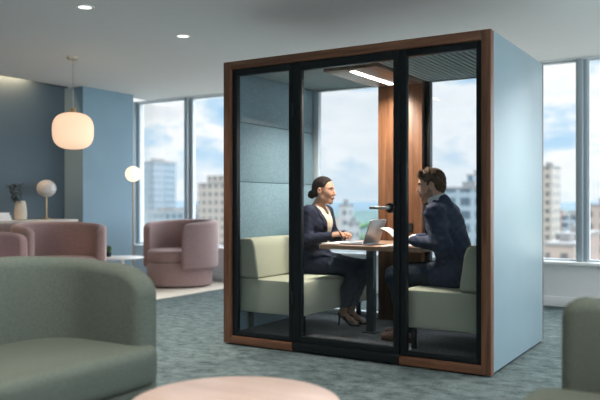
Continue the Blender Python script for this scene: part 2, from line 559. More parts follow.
# ------------------------------------------------------------------ benches
def bench(u0, face, label):
    """bench along the depth of the pod; face=+1 sits facing +x"""
    r = empty('bench', (PX + u0, PY, .09)); tag(r, label, 'bench', 'upholstered benches in the pod')
    f = face
    def bx(xa, xb): return (min(f * xa, f * xb), max(f * xa, f * xb))
    xa, xb = bx(0.0, .63)
    box_obj('seat', M['bench_green'], (xa, xb, .10, 1.27, .165, .445), r, bevel=.028)
    # backrest leans slightly
    b = MB()
    prof = [(0.0, .447), (.20, .447), (.195, .50), (.165, .70), (.145, .755), (.12, .775), (.02, .775), (0.0, .755)]
    rr = []
    for v, s in ((.10, .93), (.112, .98), (.13, 1.0), (1.24, 1.0), (1.258, .98), (1.27, .93)):
        cx, cz = .09, .61
        rr.append([(f * (cx + (x - cx) * s), v, cz + (z - cz) * s) for x, z in prof])
    b.ring_loft(rr)
    o = b.build('backrest', M['bench_green'], r)
    md = o.modifiers.new('bev', 'BEVEL'); md.width = .012; md.segments = 3; md.limit_method = 'ANGLE'; md.angle_limit = math.radians(35)
    for x in (.06, .57):
        for v in (.20, 1.18):
            a, c = bx(x - .018, x + .018)
            box_obj('leg', M['black_metal'], (a, c, v - .018, v + .018, 0, .17), r, bevel=.003)
    return r

bench(.062, 1, 'sage green upholstered bench under the woman on the left side of the pod')
bench(PW - .062, -1, 'sage green upholstered bench under the man on the right side of the pod')

# ------------------------------------------------------------------ pod table
tb = empty('meeting_table', (PX, PY, .09)); tag(tb, 'wooden meeting table on a dark post leg between the two benches', 'table')
TT = .725
b = MB(); b.prism(roundpoly([(.665, .37), (1.575, .37), (1.575, 1.245), (.665, 1.245)], .045), TT - .034, TT, bevel=.004)
b.build('tabletop', M['table_wood'], tb)
box_obj('leg', M['dark_metal'], (1.00, 1.065, .59, .655, .012, TT - .034), tb, bevel=.004)
box_obj('foot_plate', M['dark_metal'], (.975, 1.09, .565, .68, 0, .012), tb, bevel=.004)
TZ = .09 + TT

# laptop
lp = empty('laptop', (PX + 1.03, PY + .62, TZ), 0); tag(lp, 'open silver laptop on the pod table facing the woman', 'laptop')
b = MB(); b.prism(roundpoly([(-.215, -.15), (0, -.15), (0, .15), (-.215, .15)], .012), 0, .013, bevel=.003); b.build('base', M['silver'], lp)
box_obj('keyboard', M['keys'], (-.125, -.02, -.13, .13, .0125, .0145), lp)
la = math.radians(20)
b = MB(); b.prism(roundpoly([(-.150, 0), (.150, 0), (.150, .205), (-.150, .205)], .012), -.0035, .0035, bevel=.0015)
lid = b.build('lid', M['silver'], lp)
# local plan x -> -y world, plan y -> up, thickness -> along x
lid.matrix_local = Matrix.Translation((.002, 0, .012)) @ Matrix.Rotation(la, 4, 'Y') @ Matrix(((0, 0, 1, 0), (1, 0, 0, 0), (0, 1, 0, 0), (0, 0, 0, 1)))
box_obj('screen', M['screen'], (-.140, .140, .012, .195, -.0045, -.0036), lid)

# papers, notebook
nb = empty('notebook', (PX + .80, PY + .62, TZ), 0); tag(nb, 'open white notebook on the table under the woman\'s hands', 'notebook')
nb.location = (PX + .725, PY + .56, TZ)
box_obj('page_block', M['paper'], (-.055, .07, -.13, .16, .002, .010), nb, bevel=.002)
box_obj('cover', M['navy_dark'], (-.058, .073, -.133, .163, 0, .002), nb)
p = empty('paper_sheet', (PX + 1.30, PY + .56, TZ), .15)
o = MB().box(-.105, .105, -.14, .14, 0, .0015).build('paper_sheet', M['paper'])
bpy.data.objects.remove(p)
o.location = (PX + 1.29, PY + .57, TZ); o.rotation_euler = (0, 0, .12)
tag(o, 'loose white paper sheet lying on the table beside the laptop lid', 'paper')

# ------------------------------------------------------------------ FOREGROUND SOFA (left)
def lounge(name, origin, mirror, length, width, bt, arm_h, back_h, mat, label, cat, seat_h=.44):
    """faces +x (mirror=1) ; far arm at y=0 side going to -y ; origin = outer far back corner"""
    r = empty(name, origin); tag(r, label, cat)
    m = mirror
    # U-shaped shell path (centre line)
    h = bt / 2
    pts = [(width - .09, -h), (h + .30, -h)]
    rad = .30
    path = []
    nS = 10
    x0 = width - .07
    for k in range(9): path.append((x0 - (x0 - h - rad) * k / 8 * 1.0, -h))
    # finer sampling of the arm end
    path = [(x0 - q, -h) for q in (0, .005, .015, .03, .05, .08, .12, .17, .23, .30, .38)] + [(h + rad, -h)]
    for k in range(1, 10):
        a = PI / 2 + PI / 2 * k / 9
        path.append((h + rad + rad * math.cos(a), -h - rad + rad * math.sin(a)))
    yb = -length + h
    path.append((h, (yb - h) / 2))
    for k in range(0, 10):
        a = PI + PI / 2 * k / 9
        path.append((h + rad + rad * math.cos(a), yb + rad + rad * math.sin(a)))
    path += [(x0 - q, yb) for q in (.38, .30, .23, .17, .12, .08, .05, .03, .015, .005, 0)]
    armlen = x0 - h - rad
    tot = 0
    P = [Vector(q) for q in path]
    for a, c in zip(P[:-1], P[1:]): tot += (c - a).length
    def zt(s):
        d = min(s, 1 - s) * tot
        base = arm_h + (back_h - arm_h) * min(1, max(0, (d - .1) / (armlen + .3)))
        R = .20
        if d < R:
            base -= R * (1 - math.sqrt(max(0, 1 - (1 - d / R) ** 2)))*.75
        return base
    path = [(m * x, y) for x, y in path]
    MB().shell(path, bt - .01, .10, zt, .055, endr=.05).build('back_shell', mat, r, angle=60)
    poly = [(h + .02, -length + .01), (width, -length + .01), (width, -.004), (h + .02, -.004)]
    pr = roundpoly(poly, [.05, .17, .17, .05], 8)
    if m < 0: pr = [(-x, y) for x, y in pr][::-1]
    MB().pillow(pr, .245, seat_h, .05).build('seat_cushion', mat, r, angle=60)
    poly = [(h + .02, -length + .02), (width - .015, -length + .02), (width - .015, -.012), (h + .02, -.012)]
    pr = roundpoly(poly, [.05, .16, .16, .05], 8)
    if m < 0: pr = [(-x, y) for x, y in pr][::-1]
    MB().pillow(pr, .05, .243, .02).build('seat_base', mat, r, angle=60)
    for x in (.12, width - .14):
        for y in (-.12, -length + .12):
            MB().lathe([(.02, 0), (.025, .06)], m * x, y, 12).build('foot', M['black_metal'], r)
    return r

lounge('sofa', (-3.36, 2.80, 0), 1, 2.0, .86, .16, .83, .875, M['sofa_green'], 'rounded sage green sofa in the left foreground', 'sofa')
ac = empty('armchair', (-.62, 3.09, 0)); tag(ac, 'rounded sage green lounge chair at the right edge beside the pod', 'armchair')
path = [(q, -.075) for q in (0, .005, .015, .03, .05, .08, .12, .17, .23, .30, .38, .5, .7)]
for k in range(1, 10):
    a = PI / 2 * k / 9
    path.append((.72 + .28 * math.sin(a), -.355 + .28 * math.cos(a)))
path += [(1.0, -.85 - q) for q in (-.1, -.05, -.03, -.015, -.005, 0)]
def _zt(s):
    d = min(s, 1 - s) * 1.9
    R = .10
    return .785 - (R * (1 - math.sqrt(max(0, 1 - (1 - d / R) ** 2))) * .8 if d < R else 0)
MB().shell(path, .15, .10, _zt, .05, endr=.05).build('back_shell', M['sofa_green'], ac, angle=60)
pr = roundpoly([(-.10, -.90), (.92, -.90), (.92, -.14), (-.10, -.14)], [.17, .10, .05, .12], 8)
MB().pillow(pr, .245, .44, .05).build('seat_cushion', M['sofa_green'], ac, angle=60)
pr = roundpoly([(-.08, -.88), (.92, -.88), (.92, -.15), (-.08, -.15)], [.16, .10, .05, .11], 8)
MB().pillow(pr, .05, .243, .02).build('seat_base', M['sofa_green'], ac, angle=60)
for x in (.04, .80):
    for y in (-.22, -.76):
        MB().lathe([(.02, 0), (.025, .06)], x, y, 12).build('foot', M['black_metal'], ac)

# coffee table
ct = empty('coffee_table', (-1.66, 2.22, 0)); tag(ct, 'round coffee table with pale pinkish wood top in the foreground', 'coffee table')
MB().lathe([(.385, .362), (.402, .370), (.406, .385), (.402, .397), (.395, .40)], n=64).build('tabletop', M['pale_wood'], ct)
MB().lathe([(.14, .02), (.06, .10), (.05, .30), (.12, .362)], n=32).build('pedestal', M['pale_wood'], ct)
MB().lathe([(.24, 0), (.24, .012), (.22, .02)], n=40).build('foot_plate', M['pale_wood'], ct)

# ------------------------------------------------------------------ tub chairs
def tub(name, loc, rz, sc, mat, label, group):
    r = empty(name, loc, rz); tag(r, label, 'armchair', group)
    R = .47 * sc; t = .10 * sc
    a0 = math.radians(52)       # opening half angle, chair opens towards +x
    path = []
    N = 40
    a_list = [a0 + (2 * PI - 2 * a0) * k / N for k in range(N + 1)]
    a_list = [a0 + .01 * q for q in (0, 1.2, 3, 6, 9)] + [a for a in a_list if a0 + .1 < a < 2 * PI - a0 - .1] + [2 * PI - a0 - .01 * q for q in (9, 6, 3, 1.2, 0)]
    for a in a_list:
        x = R * math.cos(a); y = R * math.sin(a) * 1.02
        # squarer plan
        k = 1.0 + .06 * (math.cos(2 * a) ** 2 < .25)
        path.append((x, y))
    def zt(s):
        d = min(s, 1 - s)
        h = .86 + .05 * math.sin(min(1, d / .5) * PI / 2)
        if d < .06: h -= .07 * (1 - math.sqrt(1 - (1 - d / .06) ** 2))
        return h * sc
    MB().shell(path, t, .25 * sc, zt, .045 * sc, endr=.03).build('back_shell', mat, r, angle=60)
    n = 40
    circ = [((.435 + .02 * max(0, math.cos(2 * PI * i / n))) * sc * math.cos(2 * PI * i / n), .435 * sc * math.sin(2 * PI * i / n)) for i in range(n)]
    MB().pillow(circ, .33 * sc, .50 * sc, .045 * sc).build('seat_cushion', mat, r, angle=60)
    circ2 = [(x * 1.015, y * 1.015) for x, y in circ]
    MB().pillow(circ2, .02, .335 * sc, .03 * sc).build('base', mat, r, angle=60)
    return r

GR = 'tub chairs in the lounge'
tub('tub_chair', (-6.665, 7.64, .015), math.radians(-99), 1.0, M['mauve'], 'mauve tub armchair standing on the cream rug by the window', None)
tub('tub_chair', (-6.93, 5.80, 0), math.radians(-24), 1.015, M['mauve'], 'dusty mauve tub armchair in front of the sideboard behind the sofa', None)
tub('tub_chair', (-6.30, 4.35, 0), math.radians(35), .97, M['mauve_dark'], 'plum tub armchair cut off at the left edge behind the sofa', None)
o = MB().prism(roundpoly([(-7.65, 6.36), (-5.95, 6.36), (-5.95, 8.30), (-7.65, 8.30)], .03), 0.0, .013, bevel=.004).build('rug', M['rug'])
o.location.z = .001
tag(o, 'cream rug under the mauve tub chair by the window', 'rug')

# ------------------------------------------------------------------ sideboard and things on it
sb = empty('sideboard', (XN, 0, 0)); tag(sb, 'long low sideboard with stone top along the recessed blue wall', 'sideboard')
y0, y1 = 4.3, 6.72
box_obj('body', M['sideboard_side'], (.01, .42, y0, y1, .06, .90), sb, bevel=.004)
box_obj('top', M['sideboard_top'], (.01, .45, y0 - .01, y1 + .01, .901, .935), sb, bevel=.005)
box_obj('plinth', M['black_metal'], (.04, .40, y0 + .03, y1 - .03, 0, .06), sb)
for k in range(4):
    ya = y0 + .02 + k * (y1 - y0 - .02) / 4
    d = box_obj('door', M['sideboard_side'], (.42, .436, ya, ya + (y1 - y0 - .02) / 4 - .02, .08, .885), sb, bevel=.003)
    box_obj('handle', M['brass'], (.436, .45, ya + .50, ya + .515, .55, .72), d)
SBZ = .936
tl = empty('table_lamp', (-7.86, 6.36, SBZ)); tag(tl, 'small table lamp with unlit opal globe on a brass stem on the sideboard', 'lamp')
MB().lathe([(.07, 0), (.07, .012), (.02, .018)], n=24).build('base', M['brass'], tl)
MB().lathe([(.009, .015), (.009, .30)], n=12).build('stem', M['brass'], tl)
MB().ball((0, 0, .41), (.125, .125, .115)).build('globe_shade', M['globe_off'], tl)
va = empty('vase', (-7.86, 5.96, SBZ)); tag(va, 'cream ceramic vase with dark leafy sprigs on the sideboard', 'vase')
MB().lathe([(.060, 0), (.075, .01), (.078, .10), (.066, .20), (.052, .245), (.046, .245), (.05, .20), (.045, .02)], n=28).build('vessel', M['cream'], va)
b = MB()
for k in range(46):
    a = random.uniform(0, 2 * PI); rr = random.uniform(0, .12)
    c = Vector((rr * math.cos(a) * .7, -.09 + rr * math.sin(a), .34 + random.uniform(-.10, .12)))
    mt = Matrix.Translation(c) @ Matrix.Rotation(random.uniform(0, PI), 4, 'Z') @ Matrix.Rotation(random.uniform(-1, 1), 4, 'X') @ Matrix.Diagonal((.014, .045, .006, 1))
    bmesh.ops.create_icosphere(b.bm, subdivisions=1, radius=1.0, matrix=mt)
for k in range(6):
    a = k * 1.05
    b.tube([(0, 0, .04), (.015 * math.cos(a), .015 * math.sin(a), .23), (.05 * math.cos(a), -.08 + .07 * math.sin(a), .36)], .004, 5)
b.build('leafy_sprigs', M['dark_leaf'], va)
for k, (z, w, d) in enumerate(((0, .20, .30), (.034, .19, .28), (.066, .18, .25))):
    bk = empty('book', (-7.84, 5.60, SBZ + z), .05 * k)
    tag(bk, ['white book at the bottom of the flat stack on the sideboard', 'white book in the middle of the flat stack on the sideboard', 'white book on top of the flat stack on the sideboard'][k], 'book', 'white books lying on the sideboard')
    b = MB(); b.box(-w / 2, w / 2, -d / 2, d / 2, 0, .004); b.box(-w / 2, w / 2, -d / 2, d / 2, .028, .032); b.box(-w / 2, -w / 2 + .004, -d / 2, d / 2, .004, .028)
    b.build('cover', M['white'], bk)
    box_obj('pages', M['paper'], (-w / 2 + .004, w / 2 - .006, -d / 2 + .006, d / 2 - .006, .004, .028), bk)

# ------------------------------------------------------------------ pendant, floor lamp, side table, plant
pc = W(73, 131, 7.93)
pl = empty('pendant_lamp', (pc.x, pc.y, CEIL)); tag(pl, 'large glowing rounded globe pendant lamp hanging from the ceiling', 'pendant lamp')
dz = pc.z - CEIL
prof = []
for k in range(25):
    a = -PI / 2 + PI * k / 24
    ex = 0.72
    prof.append((max(.004, .220 * abs(math.cos(a)) ** ex), dz + .200 * math.copysign(abs(math.sin(a)) ** ex, math.sin(a))))
MB().lathe(prof, n=40).build('globe_shade', M['globe_warm'], pl, angle=80)
MB().lathe([(.003, dz + .19), (.003, -.02)], n=8).build('cord', M['steel'], pl)
MB().lathe([(.06, -.03), (.065, -.005), (.065, 0)], n=24).build('ceiling_canopy', M['cream'], pl)
MB().lathe([(.035, dz + .205), (.03, dz + .25), (.006, dz + .255)], n=16).build('cap', M['brass'], pl)

fc = W(133, 174, 9.75)
fl = empty('floor_lamp', (fc.x, fc.y, 0)); tag(fl, 'slim brass floor lamp with small glowing globe beside the window', 'floor lamp')
MB().lathe([(.13, 0), (.13, .015), (.02, .025)], n=28).build('base', M['brass'], fl)
MB().lathe([(.009, .02), (.009, fc.z - .085)], n=12).build('pole', M['brass'], fl)
MB().ball((0, 0, fc.z), .105).build('globe_shade', M['globe_floor'], fl)

sc_ = W(122, 258, 9.3)
s = empty('side_table', (sc_.x, sc_.y, .0145)); tag(s, 'small white side table between the two mauve tub chairs', 'side table')
stz = .445
MB().lathe([(.27, stz - .022), (.28, stz - .015), (.28, stz - .004), (.275, stz)], n=40).build('tabletop', M['white'], s)
MB().lathe([(.03, .015), (.03, stz - .02)], n=16).build('leg', M['white'], s)
MB().lathe([(.18, 0), (.18, .01), (.03, .018)], n=28).build('foot_plate', M['white'], s)
pp = empty('potted_plant', (sc_.x - .155, sc_.y - .08, stz + .0155)); tag(pp, 'tiny green potted plant on the white side table', 'plant')
MB().lathe([(.028, 0), (.038, .05), (.036, .055), (.03, .045)], n=18).build('pot', M['dark_metal'], pp)
b = MB()
for k in range(26):
    a = k * 2.4; t = random.uniform(.3, 1)
    mt = Matrix.Rotation(a, 4, 'Z') @ Matrix.Translation((.012, 0, .05)) @ Matrix.Rotation(.7 * (1 - t), 4, 'Y') @ Matrix.Translation((0, 0, .05 * t)) @ Matrix.Diagonal((.012, .005, .05, 1))
    bmesh.ops.create_icosphere(b.bm, subdivisions=1, radius=1.0, matrix=mt)
b.build('foliage', M['leaf'], pp)

# ------------------------------------------------------------------ ceiling downlights
def downlight(x, y, label, group=None, power=45, lamp=True):
    d = empty('recessed_downlight', (x, y, CEIL)); tag(d, label, 'downlight', group)
    MB().lathe([(.055, -.004), (.072, -.006), (.077, 0), (.055, 0)], n=32).build('trim_ring', M['white'], d)
    MB().lathe([(.053, -.004), (.03, -.0055), (.001, -.006)], n=32).build('lens', M['downlight_lens'], d)
    if lamp:
        l = bpy.data.lights.new('downlight_or_fill_spot', 'SPOT'); l.energy = power; l.spot_size = math.radians(115)
        l.spot_blend = 0.8; l.shadow_soft_size = .06; l.color = (1, .93, .84)
        lo = bpy.data.objects.new('downlight_or_fill_spot', l); COL.objects.link(lo); lo.parent = d; lo.location = (0, 0, -.03)
    return d

a = W(85, 7, 1.6 * F / 195.5); c = W(183, 36, 1.6 * F / 166.5)
DL = 205
downlight(a.x, a.y, 'recessed ceiling downlight nearest the top left corner', power=DL)
downlight(c.x, c.y, 'recessed ceiling downlight closer to the pod and windows', power=DL)

# ------------------------------------------------------------------ signed-distance sculpting (smooth unions -> one continuous surface)
class SDF:
    def __init__(self, lo, hi, h):
        self.lo = np.array(lo, float); self.h = h
        self.n = np.ceil((np.array(hi) - self.lo) / h).astype(int) + 1
        self.d = np.full(self.n, 0.5, np.float32)

    def _win(self, lo, hi, m):
        a = np.maximum(0, np.floor((np.array(lo) - m - self.lo) / self.h).astype(int))
        b = np.minimum(self.n, np.ceil((np.array(hi) + m - self.lo) / self.h).astype(int) + 1)
        if (b <= a).any(): return None
        ax = [self.lo[i] + self.h * np.arange(a[i], b[i]) for i in range(3)]
        X, Y, Z = np.meshgrid(*ax, indexing='ij')
        return tuple(slice(a[i], b[i]) for i in range(3)), X, Y, Z

    def _mix(self, sl, d, k, op):
        cur = self.d[sl]
        d = d.astype(np.float32)
        if op == 'add':
            h = np.maximum(k - np.abs(cur - d), 0) / k
            self.d[sl] = np.minimum(cur, d) - h * h * k * .25
        elif op == 'sub':
            d = -d
            h = np.maximum(k - np.abs(cur - d), 0) / k
            self.d[sl] = np.maximum(cur, d) + h * h * k * .25

    def cone(self, a, ra, b, rb, k=.02, op='add', sq=(1, 1, 1)):
        """tapered capsule"""
        a = np.array(a, float); b = np.array(b, float)
        r = max(ra, rb)
        w = self._win(np.minimum(a, b) - r, np.maximum(a, b) + r, k + .03)
        if w is None: return self
        sl, X, Y, Z = w
        ab = b - a; L = max(1e-9, ab @ ab)
        t = np.clip(((X - a[0]) * ab[0] + (Y - a[1]) * ab[1] + (Z - a[2]) * ab[2]) / L, 0, 1)
        dx, dy, dz = X - a[0] - t * ab[0], Y - a[1] - t * ab[1], Z - a[2] - t * ab[2]
        d = np.sqrt((dx / sq[0]) ** 2 + (dy / sq[1]) ** 2 + (dz / sq[2]) ** 2) - (ra + (rb - ra) * t)
        self._mix(sl, d, k, op); return self

    def chain(self, pts, k=.02, sq=(1, 1, 1)):
        for (a, ra), (b, rb) in zip(pts[:-1], pts[1:]): self.cone(a, ra, b, rb, k, 'add', sq)
        return self

    def ell(self, c, r, k=.02, op='add', rot=None):
        c = np.array(c, float); r = np.array(r, float); R = r.max()
        w = self._win(c - R, c + R, k + .03)
        if w is None: return self
        sl, X, Y, Z = w
        P = np.stack([X - c[0], Y - c[1], Z - c[2]])
        if rot is not None:
            P = np.einsum('ij,jabc->iabc', np.array(rot.to_3x3().transposed()), P)
        q0 = np.sqrt(sum((P[i] / r[i]) ** 2 for i in range(3)))
        q1 = np.sqrt(sum((P[i] / r[i] ** 2) ** 2 for i in range(3))) + 1e-9
        self._mix(sl, q0 * (q0 - 1) / q1, k, op); return self

    def fn(self, lo, hi, f, k=.005, op='sub', m=.02):
        w = self._win(lo, hi, m)
        if w is None: return self
        sl, X, Y, Z = w
        self._mix(sl, f(X, Y, Z), k, op); return self

    def warp(self, lo, hi, f):
        """offset the field locally (folds, lapels)"""
        w = self._win(lo, hi, 0)
        sl, X, Y, Z = w
        self.d[sl] -= f(X, Y, Z).astype(np.float32); return self

    def mesh(self):
        d, n = self.d, self.n
        d[0, :, :] = d[-1, :, :] = .5; d[:, 0, :] = d[:, -1, :] = .5; d[:, :, 0] = d[:, :, -1] = .5
        s = d < 0
        c = s[:-1, :-1, :-1].astype(np.int8)
        for i in (0, 1):
            for j in (0, 1):
                for k in (0, 1):
                    if i + j + k: c = c + s[i:n[0] - 1 + i, j:n[1] - 1 + j, k:n[2] - 1 + k]
        act = (c > 0) & (c < 8)
        idx = np.full(act.shape, -1, np.int64)
        I = np.argwhere(act); idx[act] = np.arange(len(I))
        acc = np.zeros((len(I), 3)); cnt = np.zeros(len(I))
        cor = [(i, j, k) for i in (0, 1) for j in (0, 1) for k in (0, 1)]
        val = {q: d[I[:, 0] + q[0], I[:, 1] + q[1], I[:, 2] + q[2]] for q in cor}
        for q in cor:
            for ax in range(3):
                if q[ax] == 0:
                    p = list(q); p[ax] = 1; p = tuple(p)
                    va, vb = val[q], val[p]
                    cr = (va < 0) != (vb < 0)
                    t = np.where(cr, va / np.where(cr, va - vb, 1), 0)
                    pt = np.zeros((len(I), 3)); pt[:] = q; pt[:, ax] = t
                    acc[cr] += pt[cr]; cnt[cr] += 1
        V = self.lo + self.h * (I + acc / cnt[:, None])
        Q = []
        for ax in range(3):
            u, v = (ax + 1) % 3, (ax + 2) % 3
            sa = [slice(1, -1)] * 3; sb = [slice(1, -1)] * 3
            sa[ax] = slice(0, n[ax] - 1); sb[ax] = slice(1, n[ax])
            A, B = s[tuple(sa)], s[tuple(sb)]
            E = np.argwhere(A != B)
            off = np.array([1, 1, 1]); off[ax] = 0
            E0 = E + off
            fl = A[E[:, 0], E[:, 1], E[:, 2]]
            def g(du, dv):
                e = E0.copy(); e[:, u] += du; e[:, v] += dv
                return idx[e[:, 0], e[:, 1], e[:, 2]]
            q = np.stack([g(-1, -1), g(0, -1), g(0, 0), g(-1, 0)], 1)
            q[~fl] = q[~fl][:, ::-1]
            Q.append(q)
        Q = np.concatenate(Q)
        Q = Q[(Q >= 0).all(1)]
        return V, Q


def sdf_obj(name, sdf, mats, parent=None, pick=None, smooth_it=2):
    V, Q = sdf.mesh()
    me = bpy.data.meshes.new(name)
    me.vertices.add(len(V)); me.vertices.foreach_set('co', V.astype(np.float32).ravel())
    me.loops.add(Q.size); me.loops.foreach_set('vertex_index', Q.astype(np.int32).ravel())
    me.polygons.add(len(Q)); me.polygons.foreach_set('loop_start', np.arange(0, Q.size, 4, dtype=np.int32))
    for m in mats: me.materials.append(m)
    if pick is not None:
        C = V[Q].mean(1)
        me.polygons.foreach_set('material_index', pick(C).astype(np.int32))
    me.polygons.foreach_set('use_smooth', np.ones(len(Q), bool))
    me.update(calc_edges=True); me.validate()
    o = bpy.data.objects.new(name, me); COL.objects.link(o)
    if parent: o.parent = parent
    if smooth_it:
        md = o.modifiers.new('relax', 'SMOOTH'); md.factor = .5; md.iterations = smooth_it
    return o


V3 = lambda *a: np.array(a, float)


def head_xf(c, yaw, pitch):
    R = np.array(Matrix.Rotation(yaw, 3, 'Z') @ Matrix.Rotation(pitch, 3, 'Y'))
    return (lambda p: V3(*c) + R @ np.array(p, float)), R


def add_head(S, c, yaw, pitch, neck_base, male=False):
    X, R = head_xf(c, yaw, pitch)
    rot = Matrix(R.tolist())
    g = 1.03 if male else 1.0
    S.ell(X((-.012, 0, .032)), (.094 * g, .073 * g, .086 * g), .02, rot=rot)
    S.ell(X((.030, 0, -.030)), (.056 * g, .056 * g, .082 * g), .03, rot=rot)
    jw = .052 if male else .045
    for s in (-1, 1):
        S.cone(X((.0, s * jw, -.062)), .022, X((.058, s * .013, -.100)), .019 if male else .016, .025)
        S.ell(X((.048, s * .033, -.026)), (.025, .021, .026), .03)
        S.cone(X((.080, s * .010, .026)), .009, X((.066, s * .042, .024)), .010, .014)
        S.ell(X((.090, s * .031, .006)), (.013, .016, .011), .010, 'sub', rot=rot)
        S.ell(X((.070, s * .031, .005)), (.0125, .0135, .0115), .003, rot=rot)
        S.ell(X((-.014, s * .083 * g, -.006)), (.019, .014, .033), .004, rot=rot)
        S.ell(X((-.008, s * .097 * g, -.004)), (.010, .009, .018), .003, 'sub', rot=rot)
        S.ell(X((.092, s * .010, -.036)), (.009, .007, .007), .008)
    S.cone(X((.062, 0, -.100)), .016 if male else .013, X((.068, 0, -.104)), .016 if male else .013, .02)
    S.cone(X((.082, 0, .010)), .0075, X((.106, 0, -.031)), .0095, .012)
    S.cone(X((.084, -.016, -.064)), .006, X((.084, .016, -.064)), .006, .008)
    S.cone(X((.091, -.007, -.061)), .006, X((.091, .007, -.061)), .006, .006)
    S.cone(X((.086, -.011, -.073)), .007, X((.086, .011, -.073)), .007, .007)
    S.cone(X((-.022, 0, -.05)), .056 if male else .045, neck_base, .062 if male else .052, .03)
    return X, R


def add_hand(S, wrist, f, up, thumb, size=1.0, curl=(.5, .9, .6), spread=.12, k=.005):
    """palm + five fingers; f = pointing direction, up = back of the hand, thumb = +1/-1 side"""
    f = np.array(f, float); f /= np.linalg.norm(f)
    up = np.array(up, float); up -= f * (up @ f); up /= np.linalg.norm(up)
    sd = np.cross(up, f) * thumb
    w = np.array(wrist, float)
    q = size
    for j, o in enumerate((-.026, -.009, .009, .026)):
        S.cone(w + f * .012 * q + sd * o * .7 * q, .014 * q, w + f * .082 * q + sd * o * q, .0115 * q, .012)
    ln = [(.030, .020, .017), (.038, .026, .019), (.041, .028, .020), (.036, .023, .018)]   # little .. index
    tips = []
    for j, o in enumerate((-.029, -.010, .010, .029)):
        p = w + f * .084 * q + sd * o * q
        a = 0.0
        r = (.0078, .0090, .0092, .0088)[j] * q
        for s, L in enumerate(ln[j]):
            a += curl[s]
            dr = f * math.cos(a) - up * math.sin(a) + sd * (o / .03) * spread * (1 if s == 0 else .3)
            p2 = p + dr * L * q
            S.cone(p, r, p2, r * .9, k)
            p, r = p2, r * .9
        tips.append(p)
    p = w + f * .022 * q + sd * .026 * q - up * .006 * q
    p2 = p + (f * .7 + sd * .55 - up * .35) * .042 * q
    p3 = p2 + (f * .92 + sd * .1 - up * .35) * .032 * q
    p4 = p3 + (f * .95 - sd * .15 - up * .25) * .024 * q
    S.cone(p, .0145 * q, p2, .0115 * q, .012); S.cone(p2, .0105 * q, p3, .0095 * q, k); S.cone(p3, .0095 * q, p4, .008 * q, k)
    tips.append(p4)
    return tips


FZ = .09     # pod floor


def face_pick(X, R, c, hair_col=None, male=False):
    def f(C):
        L = (C - V3(*c)) @ R
        x, y, z = L[:, 0], L[:, 1], L[:, 2]
        m = np.zeros(len(C))
        m[(np.abs(z + .0675) < .0105) & (np.abs(y) < .021 - np.abs(z + .0675) * .6) & (x > .078)] = 1
        for s in (-1, 1):
            e = ((y - s * .031) / .0145) ** 2 + ((z - .005) / .0070) ** 2
            m[(e < 1) & (x > .066)] = 2
            e = ((y - s * .030) / .0115) ** 2 + ((z - .006) / .0075) ** 2
            m[(e < 1) & (x > .066)] = 3
            zz = z - (.0255 - .10 * np.abs(np.abs(y) - .032))
            m[(np.abs(zz) < (.0058 if male else .0056)) & (np.abs(y) > .012) & (np.abs(y) < .052) & (x > .05)] = 4
        if male:
            rng = np.random.default_rng(5)
            # beard line: sideburn in front of the ear, along the jaw, up round the mouth
            lo = np.interp(x, [-.02, .01, .03, .055, .07, .10], [-.02, -.012, -.050, -.060, -.046, -.046])
            edge = (lo - z) / .010 + rng.uniform(-.6, .6, len(C))
            b = (edge > 0) & (z > -.128) & (x > -.012 + rng.uniform(-.004, .004, len(C))) & (m == 0) & (np.abs(y) < .078)
            m[b] = 5
        return m
    return f


